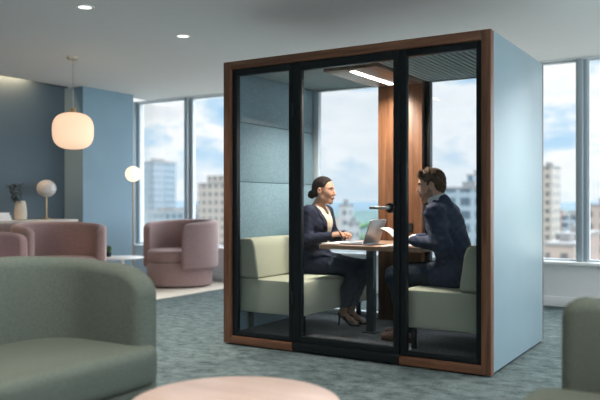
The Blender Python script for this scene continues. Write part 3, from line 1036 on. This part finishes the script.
# ------------------------------------------------------------------ WOMAN (faces +x, on the left bench)
def woman():
    ox, oy = PX + .385, PY + .84
    S = SDF((-.26, -.33, -.01), (.56, .33, 1.36), .0042)
    hc, yaw, pitch = (.078, .0, 1.176), math.radians(8), math.radians(2)
    X, R = add_head(S, hc, yaw, pitch, (.015, 0, 1.0))
    # trunk
    S.ell((0, 0, .54), (.125, .165, .10), .05)
    S.ell((.0, 0, .70), (.095, .130, .15), .06)
    S.ell((.02, 0, .88), (.105, .145, .14), .06)
    S.cone((.01, -.13, .985), .05, (.01, .13, .985), .05, .05)
    S.cone((.015, 0, .98), .058, (.02, 0, 1.05), .046, .03)
    Jr = [((.01, -.160, .980), .046), ((.0, -.205, .745), .036), ((.215, -.130, .780), .024)]
    Jl = [((.01, .160, .980), .046), ((.05, .215, .745), .036), ((.268, .030, .782), .024)]
    S.chain(Jr, .02); S.chain(Jl, .02)
    add_hand(S, (.218, -.127, .785), (.92, .36, .22), (-.1, -.55, .8), 1, .92, (.75, .95, .6))
    add_hand(S, (.270, .027, .785), (.72, -.62, .18), (.3, .2, .93), -1, .92, (.6, .8, .5))
    legs = []
    for s, kn, an in ((-1, (.455, -.075, .500), (.300, -.055, .125)), (1, (.455, .075, .500), (.315, .055, .125))):
        S.chain([((.03, s * .085, .525), .085), (kn, .058)], .03)
        S.chain([(kn, .056), ((kn[0] * .45 + an[0] * .55 - .03, kn[1] * .5 + an[1] * .5, .31), .052), (an, .034)], .03)
        toe = (an[0] + .125, an[1], .028)
        S.cone((an[0] - .012, an[1], .105), .028, (an[0] + .07, an[1], .058), .026, .02)
        S.cone((an[0] + .07, an[1], .056), .026, toe, .018, .015)
        legs.append((kn, an, toe, s))
    body = sdf_obj('person', S, [M['skin_w'], M['lip_w'], M['eye_white'], M['iris'], M['hair_w']], None, face_pick(X, R, hc))
    body.location = (ox, oy, FZ)
    tag(body, 'woman with dark low bun and navy blazer sitting on the left bench', 'person')

    # hair, combed back into a low bun
    H = SDF((-.15, -.13, 1.05), (.22, .13, 1.36), .0042)
    rot = Matrix(R.tolist())
    H.ell(X((-.015, 0, .036)), (.101, .0805, .0925), .01, rot=rot)
    H.ell(X((-.060, 0, -.010)), (.050, .062, .055), .03, rot=rot)
    H.fn((-.15, -.13, 1.05), (.22, .13, 1.36), lambda a, b, c: _face_cut(a, b, c, hc, R, .050, .004, .004), .006, 'sub')
    H.ell(X((-.118, 0, -.038)), (.036, .040, .038), .012, rot=rot)
    H.cone(X((-.13, .02, -.05)), .018, X((-.13, -.02, -.05)), .018, .01)
    sdf_obj('hair', H, [M['hair_w']], body)

    # blouse
    B = SDF((-.2, -.26, .5), (.25, .26, 1.12), .005)
    B.ell((.012, 0, .70), (.104, .138, .17), .06)
    B.ell((.028, 0, .88), (.113, .150, .145), .06)
    B.cone((.02, -.10, .985), .055, (.02, .10, .985), .055, .05)
    B.cone((.018, 0, .97), .068, (.030, 0, 1.045), .0535, .02)
    B.ell((.105, 0, 1.03), (.045, .026, .075), .01, 'sub')
    sdf_obj('blouse', B, [M['blouse']], body)

    # blazer
    J = SDF((-.26, -.33, .40), (.42, .33, 1.12), .0045)
    J.ell((0, 0, .54), (.152, .192, .10), .05)
    J.ell((.0, 0, .70), (.118, .150, .16), .07)
    J.ell((.02, 0, .88), (.126, .166, .145), .07)
    J.cone((.005, -.14, .985), .062, (.005, .14, .985), .062, .05)
    J.cone((.0, 0, 1.0), .070, (.016, 0, 1.032), .057, .02)
    sl = lambda P, e: [(p, r + e) for p, r in P]
    J.chain([(Jr[0][0], .064), (Jr[1][0], .054), ((.203, -.135, .779), .037)], .03)
    J.chain([(Jl[0][0], .064), (Jl[1][0], .054), ((.255, .042, .781), .037)], .03)
    for s in (-1, 1):
        J.cone((.0, s * .09, .52), .105, (.14, s * .105, .525), .093, .03)
    def lap(a, b, c):
        w = .014 + .078 * np.clip((c - .70) / .34, 0, 1)
        q = np.abs(b)
        return .0075 * ((q > w) & (q < w + .038 * np.clip((c - .68) / .12, .2, 1)) & (a > .02) & (c > .69))
    J.warp((-.05, -.2, .6), (.3, .2, 1.1), lap)
    def notch(a, b, c):
        w = .014 + .078 * np.clip((c - .70) / .34, 0, 1)
        w = np.where(c < .70, .014 * np.clip((c - .66) / .04, -1, 1), w)
        return np.maximum(np.abs(b) - w, np.maximum(.045 - a, .66 - c) + (0 * a))
    J.fn((.03, -.2, .62), (.3, .2, 1.12), notch, .004, 'sub')
    # neck opening
    J.cone((.045, 0, 1.0), .045, (.05, 0, 1.12), .055, .005, 'sub')
    J.warp((-.2, -.3, .45), (.4, .3, 1.1), lambda a, b, c: .0009 * np.sin(c * 110 + b * 65 + 44 * a) + .0010 * np.sin(a * 90 - c * 60 + b * 30))
    sdf_obj('blazer', J, [M['navy_w']], body)

    # trousers
    T = SDF((-.2, -.26, .06), (.58, .26, .68), .0048)
    T.ell((0, 0, .54), (.138, .178, .105), .05)
    for kn, an, toe, s in legs:
        T.chain([((.03, s * .085, .53), .095), (kn, .072)], .03)
        T.chain([(kn, .071), ((kn[0] * .45 + an[0] * .55 - .025, kn[1] * .5 + an[1] * .5, .31), .064), ((an[0] + .012, an[1], .185), .056)], .03)
        T.fn((-.1, -.3, .0), (.56, .3, .2), lambda a, b, c: c - .165, .003, 'sub')
    T.warp((-.2, -.26, .06), (.58, .26, .68), lambda a, b, c: .0020 * np.sin(c * 90 + a * 60) * np.sin(b * 40 + a * 50))
    sdf_obj('trousers', T, [M['navy_dark']], body)

    # heels
    for kn, an, toe, s in legs:
        P = SDF((an[0] - .09, an[1] - .06, -.012), (an[0] + .20, an[1] + .06, .14), .003)
        x, y = an[0], an[1]
        P.cone((x - .028, y, .100), .024, (x + .02, y, .078), .026, .02, sq=(1, 1, .9))
        P.cone((x + .02, y, .072), .027, (x + .08, y, .034), .030, .02, sq=(1, 1, .75))
        P.cone((x + .08, y, .030), .031, (x + .150, y, .016), .012, .02, sq=(1, 1, .8))
        P.cone((x - .034, y, .095), .013, (x - .046, y, .006), .0055, .012)
        P.ell((x + .035, y, .125), (.062, .020, .052), .006, 'sub')
        P.fn((x - .1, y - .06, -.02), (x + .2, y + .06, .02), lambda a, b, c: c - .001, .002, 'sub')
        sdf_obj('shoe', P, [M['black_leather']], body)
    return body


def _face_cut(a, b, c, hc, R, fx, side, low):
    """region in front of the hairline (kept clear of hair)"""
    P = np.stack([a - hc[0], b - hc[1], c - hc[2]])
    L = np.einsum('ji,jabc->iabc', R, P)
    x, y, z = L
    line = np.where(z > .02, fx + (z - .02) * .18 - (np.abs(y) / .08) ** 2 * .035, .050 + .9 * (z - .02) - (np.abs(y) / .08) ** 2 * .030)
    line = np.maximum(line, -.006)
    line = np.where((z < .030) & (np.abs(y) > .045), np.where(z > low, side, -.036), line)
    line = np.where(z > .088, .2, line)
    ear = np.where(np.abs(y) > .05, (np.sqrt(((x + .014) / .021) ** 2 + ((z + .006) / .035) ** 2) - 1) * .02, .5)
    return np.minimum((line - x) * .7, ear)


# ------------------------------------------------------------------ MAN (faces -x, on the right bench)
def man():
    ox, oy = PX + 1.83, PY + .50
    S = SDF((-.22, -.34, -.01), (.72, .36, 1.38), .0045)
    hc, yaw, pitch = (.232, .005, 1.20), math.radians(16), math.radians(8)
    X, R = add_head(S, hc, yaw, pitch, (.145, 0, 1.03), True)
    S.ell((.0, 0, .54), (.135, .175, .10), .05)
    S.ell((.055, 0, .71), (.105, .150, .16), .06)
    S.ell((.112, 0, .89), (.112, .170, .16), .06)
    S.cone((.138, -.15, 1.0), .054, (.138, .15, 1.0), .054, .05)
    Jl = [((.135, .188, .985), .054), ((.045, .235, .755), .043), ((.345, .105, .780), .029)]
    Jr = [((.145, -.188, .985), .054), ((.15, -.245, .765), .043), ((.40, -.085, .785), .029)]
    S.chain(Jl, .02); S.chain(Jr, .02)
    add_hand(S, (.352, .100, .782), (.95, -.18, .14), (-.05, .55, .8), -1, 1.0, (.35, .7, .45))
    add_hand(S, (.408, -.082, .785), (.95, .20, -.03), (0, .1, 1), 1, 1.0, (.25, .35, .25))
    legs = []
    for s, kn, an in ((-1, (.48, -.115, .505), (.47, -.12, .10)), (1, (.475, .105, .505), (.400, .10, .10))):
        S.chain([((.03, s * .09, .535), .088), (kn, .062)], .03)
        S.chain([(kn, .060), ((kn[0] * .5 + an[0] * .5 - .02, kn[1] * .5 + an[1] * .5, .33), .058), (an, .040)], .03)
        S.cone((an[0] - .02, an[1], .055), .034, (an[0] + .15, an[1], .035), .026, .02)
        legs.append((kn, an, s))
    body = sdf_obj('person', S, [M['skin_m'], M['lip_m'], M['eye_white'], M['iris'], M['hair_m'], M['stubble']], None, face_pick(X, R, hc, male=True))
    body.location = (ox, oy, FZ); body.rotation_euler = (0, 0, PI)
    tag(body, 'bearded man with short brown hair in a navy suit leaning forward on the right bench', 'person')

    H = SDF((-.02, -.14, 1.02), (.40, .14, 1.40), .0042)
    rot = Matrix(R.tolist())
    H.ell(X((-.018, 0, .040)), (.105, .084, .095), .01, rot=rot)
    H.ell(X((-.065, 0, -.020)), (.048, .062, .060), .03, rot=rot)
    H.fn((-.02, -.14, 1.02), (.40, .14, 1.40), lambda a, b, c: _face_cut(a, b, c, hc, R, .060, .018, -.030), .006, 'sub')
    for i in range(9):
        yy = -.055 + .11 * i / 8
        H.cone(X((.052, yy, .096 - abs(yy) * .35)), .020, X((.0, yy * .9, .122 - abs(yy) * .5)), .022, .012)
    for i in range(6):
        yy = -.045 + .09 * i / 5
        H.cone(X((.068, yy, .082)), .014, X((.058, yy + .012, .112)), .014, .012)
    H.warp((-.02, -.14, 1.02), (.40, .14, 1.40), lambda a, b, c: .0035 * np.sin(b * 160 + a * 50) * np.sin(a * 120 + c * 90))
    sdf_obj('hair', H, [M['hair_m']], body)

    B = SDF((-.1, -.28, .55), (.36, .28, 1.2), .005)
    B.ell((.060, 0, .71), (.112, .155, .16), .06)
    B.ell((.118, 0, .89), (.122, .175, .16), .06)
    B.cone((.14, -.10, 1.005), .058, (.14, .10, 1.005), .058, .05)
    B.cone((.140, 0, 1.0), .080, (.192, 0, 1.125), .074, .015)
    B.fn((0, -.2, 1.0), (.36, .2, 1.2), lambda a, b, c: (1.150 - .36 * (a - .10)) - c, .003, 'sub')
    sh = sdf_obj('shirt', B, [M['shirt']], body)
    K = SDF((.1, -.06, .62), (.34, .06, 1.1), .004)
    K.cone((.222, 0, 1.045), .020, (.228, 0, 1.02), .014, .005, sq=(.7, 1, 1))
    K.chain([((.232, 0, 1.02), .015), ((.238, 0, .90), .026), ((.190, 0, .70), .030)], .005, sq=(.5, 1, 1))
    sdf_obj('tie', K, [M['tie']], body)

    J = SDF((-.22, -.36, .38), (.44, .36, 1.14), .0047)
    J.ell((.01, 0, .54), (.160, .200, .12), .05)
    J.ell((.055, 0, .71), (.132, .178, .17), .08)
    J.ell((.115, 0, .89), (.138, .196, .165), .08)
    J.cone((.135, -.160, .995), .068, (.135, .160, .995), .068, .06)
    J.cone((.130, 0, 1.01), .092, (.156, 0, 1.062), .083, .02)
    J.chain([(Jl[0][0], .068), (Jl[1][0], .057), ((.322, .118, .780), .041)], .05)
    J.chain([(Jr[0][0], .068), (Jr[1][0], .057), ((.375, -.095, .785), .041)], .05)
    for s in (-1, 1):
        J.cone((.0, s * .10, .52), .112, (.12, s * .11, .53), .098, .03)
    def lap(a, b, c):
        w = .012 + .070 * np.clip((c - .74) / .32, 0, 1)
        q = np.abs(b)
        return .008 * ((q > w) & (q < w + .042 * np.clip((c - .72) / .12, .2, 1)) & (a > .12) & (c > .72))
    J.warp((.05, -.2, .6), (.4, .2, 1.12), lap)
    def notch(a, b, c):
        w = .012 + .070 * np.clip((c - .74) / .32, 0, 1)
        return np.maximum(np.abs(b) - w, np.maximum(.14 - a, .72 - c))
    J.fn((.1, -.2, .7), (.4, .2, 1.14), notch, .004, 'sub')
    J.cone((.165, 0, 1.03), .066, (.212, 0, 1.15), .080, .005, 'sub')
    J.warp((-.2, -.34, .40), (.42, .34, 1.1), lambda a, b, c: .0022 * np.sin(c * 120 + b * 50 + 24 * a) + .0018 * np.sin(a * 100 - c * 70 + b * 30))
    sdf_obj('suit_jacket', J, [M['navy_m']], body)
    for w0, w1 in (((.318, .120, .780), (.348, .103, .781)), ((.37, -.098, .785), (.403, -.085, .785))):
        Q = SDF(np.minimum(w0, w1) - .06, np.maximum(w0, w1) + .06, .004)
        Q.cone(w0, .036, w1, .036, .005)
        sdf_obj('shirt_cuff', Q, [M['shirt']], body)

    T = SDF((-.2, -.28, .04), (.60, .28, .68), .005)
    T.ell((0, 0, .545), (.150, .190, .105), .05)
    for kn, an, s in legs:
        T.chain([((.03, s * .09, .54), .100), (kn, .080)], .03)
        T.chain([(kn, .079), ((kn[0] * .5 + an[0] * .5 - .015, kn[1] * .5 + an[1] * .5, .33), .074), ((an[0], an[1], .10), .066)], .03)
    T.fn((-.1, -.3, .0), (.60, .3, .12), lambda a, b, c: c - .075, .003, 'sub')
    T.warp((-.2, -.28, .04), (.60, .28, .68), lambda a, b, c: .0025 * np.sin(c * 80 + a * 60) * np.sin(b * 40 + a * 50))
    sdf_obj('trousers', T, [M['navy_dark']], body)
    for kn, an, s in legs:
        P = SDF((an[0] - .12, an[1] - .08, -.02), (an[0] + .26, an[1] + .08, .14), .004)
        x, y = an[0], an[1]
        P.cone((x - .035, y, .045), .040, (x + .06, y, .045), .042, .02)
        P.cone((x + .06, y, .040), .042, (x + .175, y, .026), .030, .03)
        P.cone((x - .01, y, .06), .046, (x, y, .085), .044, .02)
        P.fn((x - .2, y - .1, -.05), (x + .3, y + .1, .02), lambda a, b, c: c - .002, .002, 'sub')
        sh = sdf_obj('shoe', P, [M['brown_leather']], body)
        MB().prism(roundpoly([(x - .078, y - .040), (x + .20, y - .036), (x + .20, y + .036), (x - .078, y + .040)], .033), .0, .010).build('sole', M['black_leather'], sh)
    return body


wm = woman()
mn = man()
# pen in the woman's right hand
tip, end = Vector((.345, -.108, .7375)), Vector((.258, -.150, .888))
dv = end - tip
o = MB().tube([(0, 0, 0), dv * .09, dv], [.001, .005, .005], 10).build('pen', M['black_metal'])
o.location = (PX + .385 + tip.x, PY + .84 + tip.y, FZ + tip.z)
tag(o, 'slim dark pen held in the woman\'s right hand over the notebook', 'pen')
# page in the man's hand: gently curved sheet
b = MB()
NX, NY = 8, 6
for side in (0, 1):
    pass
rows = []
for i in range(NX + 1):
    s = i / NX
    rows.append([(-.20 * s, .02 * math.sin(s * 3) + .004 * 0, .165 * s * .85 + .012 * math.sin(s * PI), ) for _ in range(1)])
bmv = []
for i in range(NX + 1):
    s = i / NX
    bmv.append([b.bm.verts.new((-.13 * s + .01 * math.sin(s * PI), -.11 + .22 * j / NY, .115 * s + .016 * math.sin(s * PI))) for j in range(NY + 1)])
for i in range(NX):
    for j in range(NY):
        b.bm.faces.new((bmv[i][j], bmv[i + 1][j], bmv[i + 1][j + 1], bmv[i][j + 1]))
o = b.build('paper_sheet', M['paper'])
md = o.modifiers.new('thick', 'SOLIDIFY'); md.thickness = .0008
o.location = (PX + 1.345, PY + .50, TZ + .03); o.rotation_euler = (0, 0, .15)
tag(o, 'white paper sheet held up in the man\'s hand', 'paper')

# ------------------------------------------------------------------ light levels
SKY_OFF = (0.35, 0.1, 0.2)
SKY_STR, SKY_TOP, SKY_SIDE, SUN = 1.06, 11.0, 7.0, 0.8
LED_W, COVE_W, FSTOP, EXPO = 36.0, 85.0, 1.4, 0.14
FILL_XY = [(-5.2, 2.6), (-2.6, 2.2), (-2.6, .2), (0, 2.2), (0, .2), (1.8, 3.5), (-5.2, .4), (-.4, 5.6), (2.0, 6.0)]

# ------------------------------------------------------------------ THE CITY OUTSIDE
GZ = -92.0
FOOT = []
M['city_ground'] = plain('city_ground', (0.17, 0.175, 0.15), 0.95, var=0.3, scale=.02)
M['hill'] = plain('far_hill', (0.075, 0.098, 0.115), 1.0, var=0.15, scale=.004, spec=0)
M['hill2'] = plain('near_hill', (0.055, 0.078, 0.075), 1.0, var=0.2, scale=.01, spec=0)
M['tree'] = plain('tree_green', (0.055, 0.10, 0.055), 0.9, var=0.4, scale=.3, spec=.1)
M['trunk'] = plain('trunk', (0.12, 0.09, 0.07), 0.9)
M['roofing'] = plain('roofing', (0.10, 0.10, 0.10), 0.9, var=.1, scale=.2)
M['f_blue'] = facade('blue_glass_tower', (0.098, 0.131, 0.159), (0.030, 0.048, 0.066), 4.5, 5.4, .72, .66, .25)
M['f_blue2'] = facade('pale_glass_block', (0.131, 0.159, 0.176), (0.035, 0.052, 0.066), 6.3, 5.4, .68, .62, .25)
M['f_beige'] = facade('beige_tower', (0.154, 0.140, 0.125), (0.035, 0.037, 0.040), 5.1, 5.4, .45, .5)
M['f_white'] = facade('white_block', (0.197, 0.197, 0.193), (0.049, 0.058, 0.066), 5.4, 5.1, .5, .45)
M['f_brick'] = facade('red_brick', (0.115, 0.068, 0.059), (0.035, 0.030, 0.030), 4.8, 5.4, .42, .5)
M['f_tan'] = facade('tan_block', (0.159, 0.131, 0.115), (0.041, 0.041, 0.043), 4.8, 5.1, .42, .5)

st(MB().box(-3500, 2500, 30, 4200, GZ - 2, GZ).build('city_ground', M['city_ground'], None, False))
def ridge(name, Y, zc, amp, mat, seed):
    rnd = random.Random(seed)
    ph = [rnd.uniform(0, 6) for _ in range(5)]
    n = 120
    rings = []
    for i in range(n + 1):
        x = -4200 + 6000 * i / n
        h = zc + amp * (math.sin(x * .0021 + ph[0]) + .6 * math.sin(x * .0047 + ph[1]) + .3 * math.sin(x * .013 + ph[2]) + .15 * math.sin(x * .031 + ph[3]))
        rings.append([(x, Y - 300, GZ), (x, Y - 60, GZ + (h - GZ) * .75), (x, Y, h), (x, Y + 300, GZ)])
    b = MB(); b.ring_loft(rings)
    return st(b.build(name, mat))
ridge('hills_far', 3800, 6, 6, M['hill'], 3)
ridge('hills_near', 2200, -22, 6, M['hill2'], 8)


def building(name, px0, px1, ytop, D, mat, label, depth=22, steps=0, cat='building', group=None, roof=True):
    """box building whose near face stands at world depth D"""
    D *= 2.2; depth *= 2.0
    a = on_y(px0, ytop, D); c = on_y(px1, ytop, D)
    x0, x1 = a.x, c.x
    zt = (a.z + c.z) / 2
    r = empty(name, ((x0 + x1) / 2, D, GZ)); tag(r, label, cat, group)
    w = (x1 - x0) / 2
    H = zt - GZ
    FOOT.append((x0, x1, D, D + depth))
    box_obj('facade', mat, (-w, w, 0, depth, 0, H), r, smooth=False)
    if roof:
        b = MB(); b.box(-w - .3, w + .3, -.3, depth + .3, H, H + .9)
        b.build('parapet', M['roofing'], r, False)
        b = MB(); b.box(-w * .4, w * .3, depth * .3, depth * .7, H + .9, H + 3.4)
        b.build('plant_room', M['roofing'], r, False)
    for k in range(steps):
        f = .75 - .22 * k
        box_obj('upper_storeys', mat, (-w * f, w * f, depth * .15, depth * .85, H + .9 + 5 * k, H + .9 + 5 * (k + 1)), r, smooth=False)
    return r

building('office_tower', 139, 154, 162, 210, M['f_blue'], 'tall blue glass tower seen through the left window', 14)
building('office_block', 136, 184, 212, 190, M['f_blue2'], 'low pale glass block below the blue tower in the left window', 14)
building('apartment_tower', 198, 232, 184, 170, M['f_beige'], 'beige apartment tower with stepped top left of the pod', 18, 1)
building('apartment_tower', 180, 200, 208, 330, M['f_white'], 'distant white block between mullion and beige tower at left', 18)
building('apartment_tower', 539, 552, 167, 210, M['f_beige'], 'tall pale beige tower seen just right of the pod', 12)
building('brick_building', 556, 582, 236, 110, M['f_brick'], 'low red brick building left of the right mullion', 16)
building('office_block', 562, 580, 216, 240, M['f_blue2'], 'grey blue block behind the red brick building', 14)
building('tan_building', 546, 575, 246, 95, M['f_tan'], 'tan low-rise in front of the red brick building', 10)
building('brick_building', 552, 562, 212, 260, M['f_brick'], 'small brick tower beside the tall beige tower', 9)
building('apartment_block', 588, 612, 206, 150, M['f_tan'], 'tan apartment block at the right edge of the photo', 16)
building('office_block', 441, 480, 189, 130, M['f_blue2'], 'large pale blue glass office block behind the man', 20)
building('office_tower', 467, 472, 176, 160, M['f_blue'], 'narrow blue tower rising behind the office block near the man', 14)
building('white_building', 339, 346, 206, 150, M['f_white'], 'slim white building just right of the woman', 4)
building('white_building', 347, 352, 224, 140, M['f_white'], 'small white block stepped below the slim white building', 4)
building('white_building', 356, 372, 246, 100, M['f_white'], 'low white building behind the laptop', 5)
building('tan_building', 358, 368, 234, 700, M['f_white'], 'far pale building row among the trees', 14)
building('tan_building', 322, 334, 218, 400, M['f_tan'], 'far tan building half hidden by the woman', 8)
building('white_building', 425, 442, 214, 260, M['f_white'], 'far white block behind the man', 18)

# trees between the buildings
def tree(loc, s, proto=[None]):
    if proto[0] is None:
        r = empty('tree', loc); r.scale = (s, s, s)
        b = MB(); rnd = random.Random(4)
        for k in range(14):
            c = Vector((rnd.uniform(-2.6, 2.6), rnd.uniform(-2.6, 2.6), rnd.uniform(4.2, 8)))
            q = rnd.uniform(1.4, 2.4)
            b.ball(c, (q, q, q * .85), 2)
        for v in b.bm.verts: v.co *= 1 + rnd.uniform(-.025, .025)
        b.build('crown', M['tree'], r)
        MB().lathe([(.45, 0), (.3, 4.5)], n=8).build('trunk', M['trunk'], r)
        proto[0] = r
        return r
    r = copy_thing(proto[0], loc, random.uniform(0, 6)); r.scale = (s, s, s)
    return r
rt = random.Random(11)
taken = []
tries = 0
while len(taken) < 60 and tries < 6000:
    tries += 1
    D = 1000 + 1900 * rt.random()
    px = rt.uniform(340, 379) if len(taken) % 5 else rt.uniform(562, 576)
    p = on_y(px, 203, D)
    s_ = rt.uniform(1.3, 2.1) * (1 + D / 2000)
    if any((p.x - q[0]) ** 2 + (p.y - q[1]) ** 2 < (5.2 * (s_ + q[2])) ** 2 for q in taken): continue
    if any(b_[0] - 6 * s_ < p.x < b_[1] + 6 * s_ and b_[2] - 6 * s_ < p.y < b_[3] + 6 * s_ for b_ in FOOT): continue
    taken.append((p.x, p.y, s_))
    t = tree((p.x, D, GZ), s_)
    tag(t, 'green tree in the parkland between the far buildings', 'tree', 'trees in the parkland outside')

# ------------------------------------------------------------------ SKY
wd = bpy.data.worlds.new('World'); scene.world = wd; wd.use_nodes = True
nt = wd.node_tree
for n in list(nt.nodes): nt.nodes.remove(n)
out = nd(nt, 'ShaderNodeOutputWorld'); bg = nd(nt, 'ShaderNodeBackground')
tc = nd(nt, 'ShaderNodeTexCoord')
mp = nd(nt, 'ShaderNodeMapping'); mp.inputs['Scale'].default_value = (1, 1, 2.2); mp.inputs['Location'].default_value = SKY_OFF
nt.links.new(tc.outputs['Generated'], mp.inputs['Vector'])
n1 = nd(nt, 'ShaderNodeTexNoise'); n1.inputs['Scale'].default_value = 10.5; n1.inputs['Detail'].default_value = 7; n1.inputs['Roughness'].default_value = .52
nt.links.new(mp.outputs['Vector'], n1.inputs['Vector'])
cr = nd(nt, 'ShaderNodeValToRGB'); e = cr.color_ramp.elements
e[0].position = .35; e[0].color = (0.40, 0.64, 0.85, 1)
e[1].position = .50; e[1].color = (0.96, 0.965, 0.97, 1)
x = cr.color_ramp.elements.new(.43); x.color = (0.63, 0.77, 0.88, 1)
x = cr.color_ramp.elements.new(.68); x.color = (0.83, 0.86, 0.89, 1)
nt.links.new(n1.outputs['Fac'], cr.inputs['Fac'])
sx = nd(nt, 'ShaderNodeSeparateXYZ'); nt.links.new(tc.outputs['Generated'], sx.inputs[0])
# pale haze near the horizon
hz = nd(nt, 'ShaderNodeMapRange'); hz.inputs['From Min'].default_value = 0.0; hz.inputs['From Max'].default_value = .09
hz.inputs['To Min'].default_value = .85; hz.inputs['To Max'].default_value = 0
nt.links.new(sx.outputs['Z'], hz.inputs['Value'])
mx = nd(nt, 'ShaderNodeMix', data_type='RGBA'); nt.links.new(hz.outputs['Result'], mx.inputs['Factor'])
nt.links.new(cr.outputs['Color'], mx.inputs['A']); mx.inputs['B'].default_value = (0.80, 0.86, 0.90, 1)
# sky gain added overhead and to the right, out of view, to brighten the room
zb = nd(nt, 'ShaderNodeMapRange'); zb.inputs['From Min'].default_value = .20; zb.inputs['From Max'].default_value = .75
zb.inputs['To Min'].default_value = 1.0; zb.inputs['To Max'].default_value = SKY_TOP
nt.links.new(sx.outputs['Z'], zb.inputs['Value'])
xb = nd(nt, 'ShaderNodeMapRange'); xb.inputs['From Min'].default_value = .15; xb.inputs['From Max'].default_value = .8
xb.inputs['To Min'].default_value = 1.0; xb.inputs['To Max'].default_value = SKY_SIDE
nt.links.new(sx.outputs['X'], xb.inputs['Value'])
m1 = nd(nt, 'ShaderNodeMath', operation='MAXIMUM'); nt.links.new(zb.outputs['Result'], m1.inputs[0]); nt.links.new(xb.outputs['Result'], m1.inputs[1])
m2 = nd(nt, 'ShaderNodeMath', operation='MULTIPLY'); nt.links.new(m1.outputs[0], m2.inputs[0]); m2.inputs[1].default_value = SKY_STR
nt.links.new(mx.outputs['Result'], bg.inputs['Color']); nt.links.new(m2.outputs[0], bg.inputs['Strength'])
nt.links.new(bg.outputs['Background'], out.inputs['Surface'])

sun = bpy.data.lights.new('sun', 'SUN'); sun.energy = SUN; sun.angle = .02; sun.color = (1, .95, .88)
so = bpy.data.objects.new('sun', sun); COL.objects.link(so); so.rotation_euler = (math.radians(48), 0, math.radians(-25))

# daylight portals over the real window openings
def portal(loc, rot, sx_, sy_):
    l = bpy.data.lights.new('window_portal', 'AREA'); l.shape = 'RECTANGLE'; l.size = sx_; l.size_y = sy_
    l.cycles.is_portal = True
    o = bpy.data.objects.new('window_portal', l); COL.objects.link(o); o.location = loc; o.rotation_euler = rot
portal(((xs[0] + xs[-1]) / 2, YW + .2, 1.62), (math.radians(90), 0, 0), xs[-1] - xs[0], 2.25)
portal((XR + .2, (YR + YW) / 2, 1.62), (math.radians(90), 0, math.radians(-90)), YW - YR, 2.25)

# ------------------------------------------------------------------ ROOM LAMPS AND ADDED FILL
# led strip in the pod canopy
l = bpy.data.lights.new('led_lamp', 'AREA'); l.shape = 'RECTANGLE'; l.size = .06; l.size_y = .66; l.energy = LED_W; l.spread = math.radians(140); l.color = (1, .91, .78)
o = bpy.data.objects.new('led_lamp', l); COL.objects.link(o); o.location = (PX + .965, PY + .75, 2.205)
# warm cove strip washing the recessed wall
l = bpy.data.lights.new('cove_strip', 'AREA'); l.shape = 'RECTANGLE'; l.size = .05; l.size_y = 8.9; l.energy = COVE_W; l.color = (1, .66, .38)
o = bpy.data.objects.new('cove_strip', l); COL.objects.link(o); o.location = (XN + .07, 1.8, CEIL + .13)
# unseen fill spots added under the ceiling, without fixtures, to brighten the room
for (x, y) in FILL_XY:
    l = bpy.data.lights.new('downlight_or_fill_spot', 'SPOT'); l.energy = DL; l.spot_size = math.radians(115); l.spot_blend = .8
    l.shadow_soft_size = .06; l.color = (1, .93, .84)
    o = bpy.data.objects.new('downlight_or_fill_spot', l); COL.objects.link(o); o.location = (x, y, CEIL - .03)

# ------------------------------------------------------------------ CAMERA
cam = bpy.data.cameras.new('camera'); co = bpy.data.objects.new('camera', cam); COL.objects.link(co)
cam.sensor_width = 36; cam.sensor_fit = 'HORIZONTAL'; cam.lens = F / 600 * 36
cam.shift_y = 2.5 / 600
co.location = (0, 0, CAMZ); co.rotation_euler = (PI / 2, 0, TH)
cam.clip_end = 6000
cam.dof.use_dof = True; cam.dof.focus_distance = 5.5; cam.dof.aperture_fstop = FSTOP
scene.camera = co
vs = scene.view_settings
vs.view_transform = 'Standard'; vs.look = 'None'; vs.gamma = 1; vs.use_curve_mapping = False
vs.exposure = EXPO
scene.cycles.max_bounces = 10; scene.cycles.diffuse_bounces = 5; scene.cycles.transparent_max_bounces = 24
scene.cycles.caustics_reflective = False; scene.cycles.caustics_refractive = False
scene.cycles.sample_clamp_indirect = 4
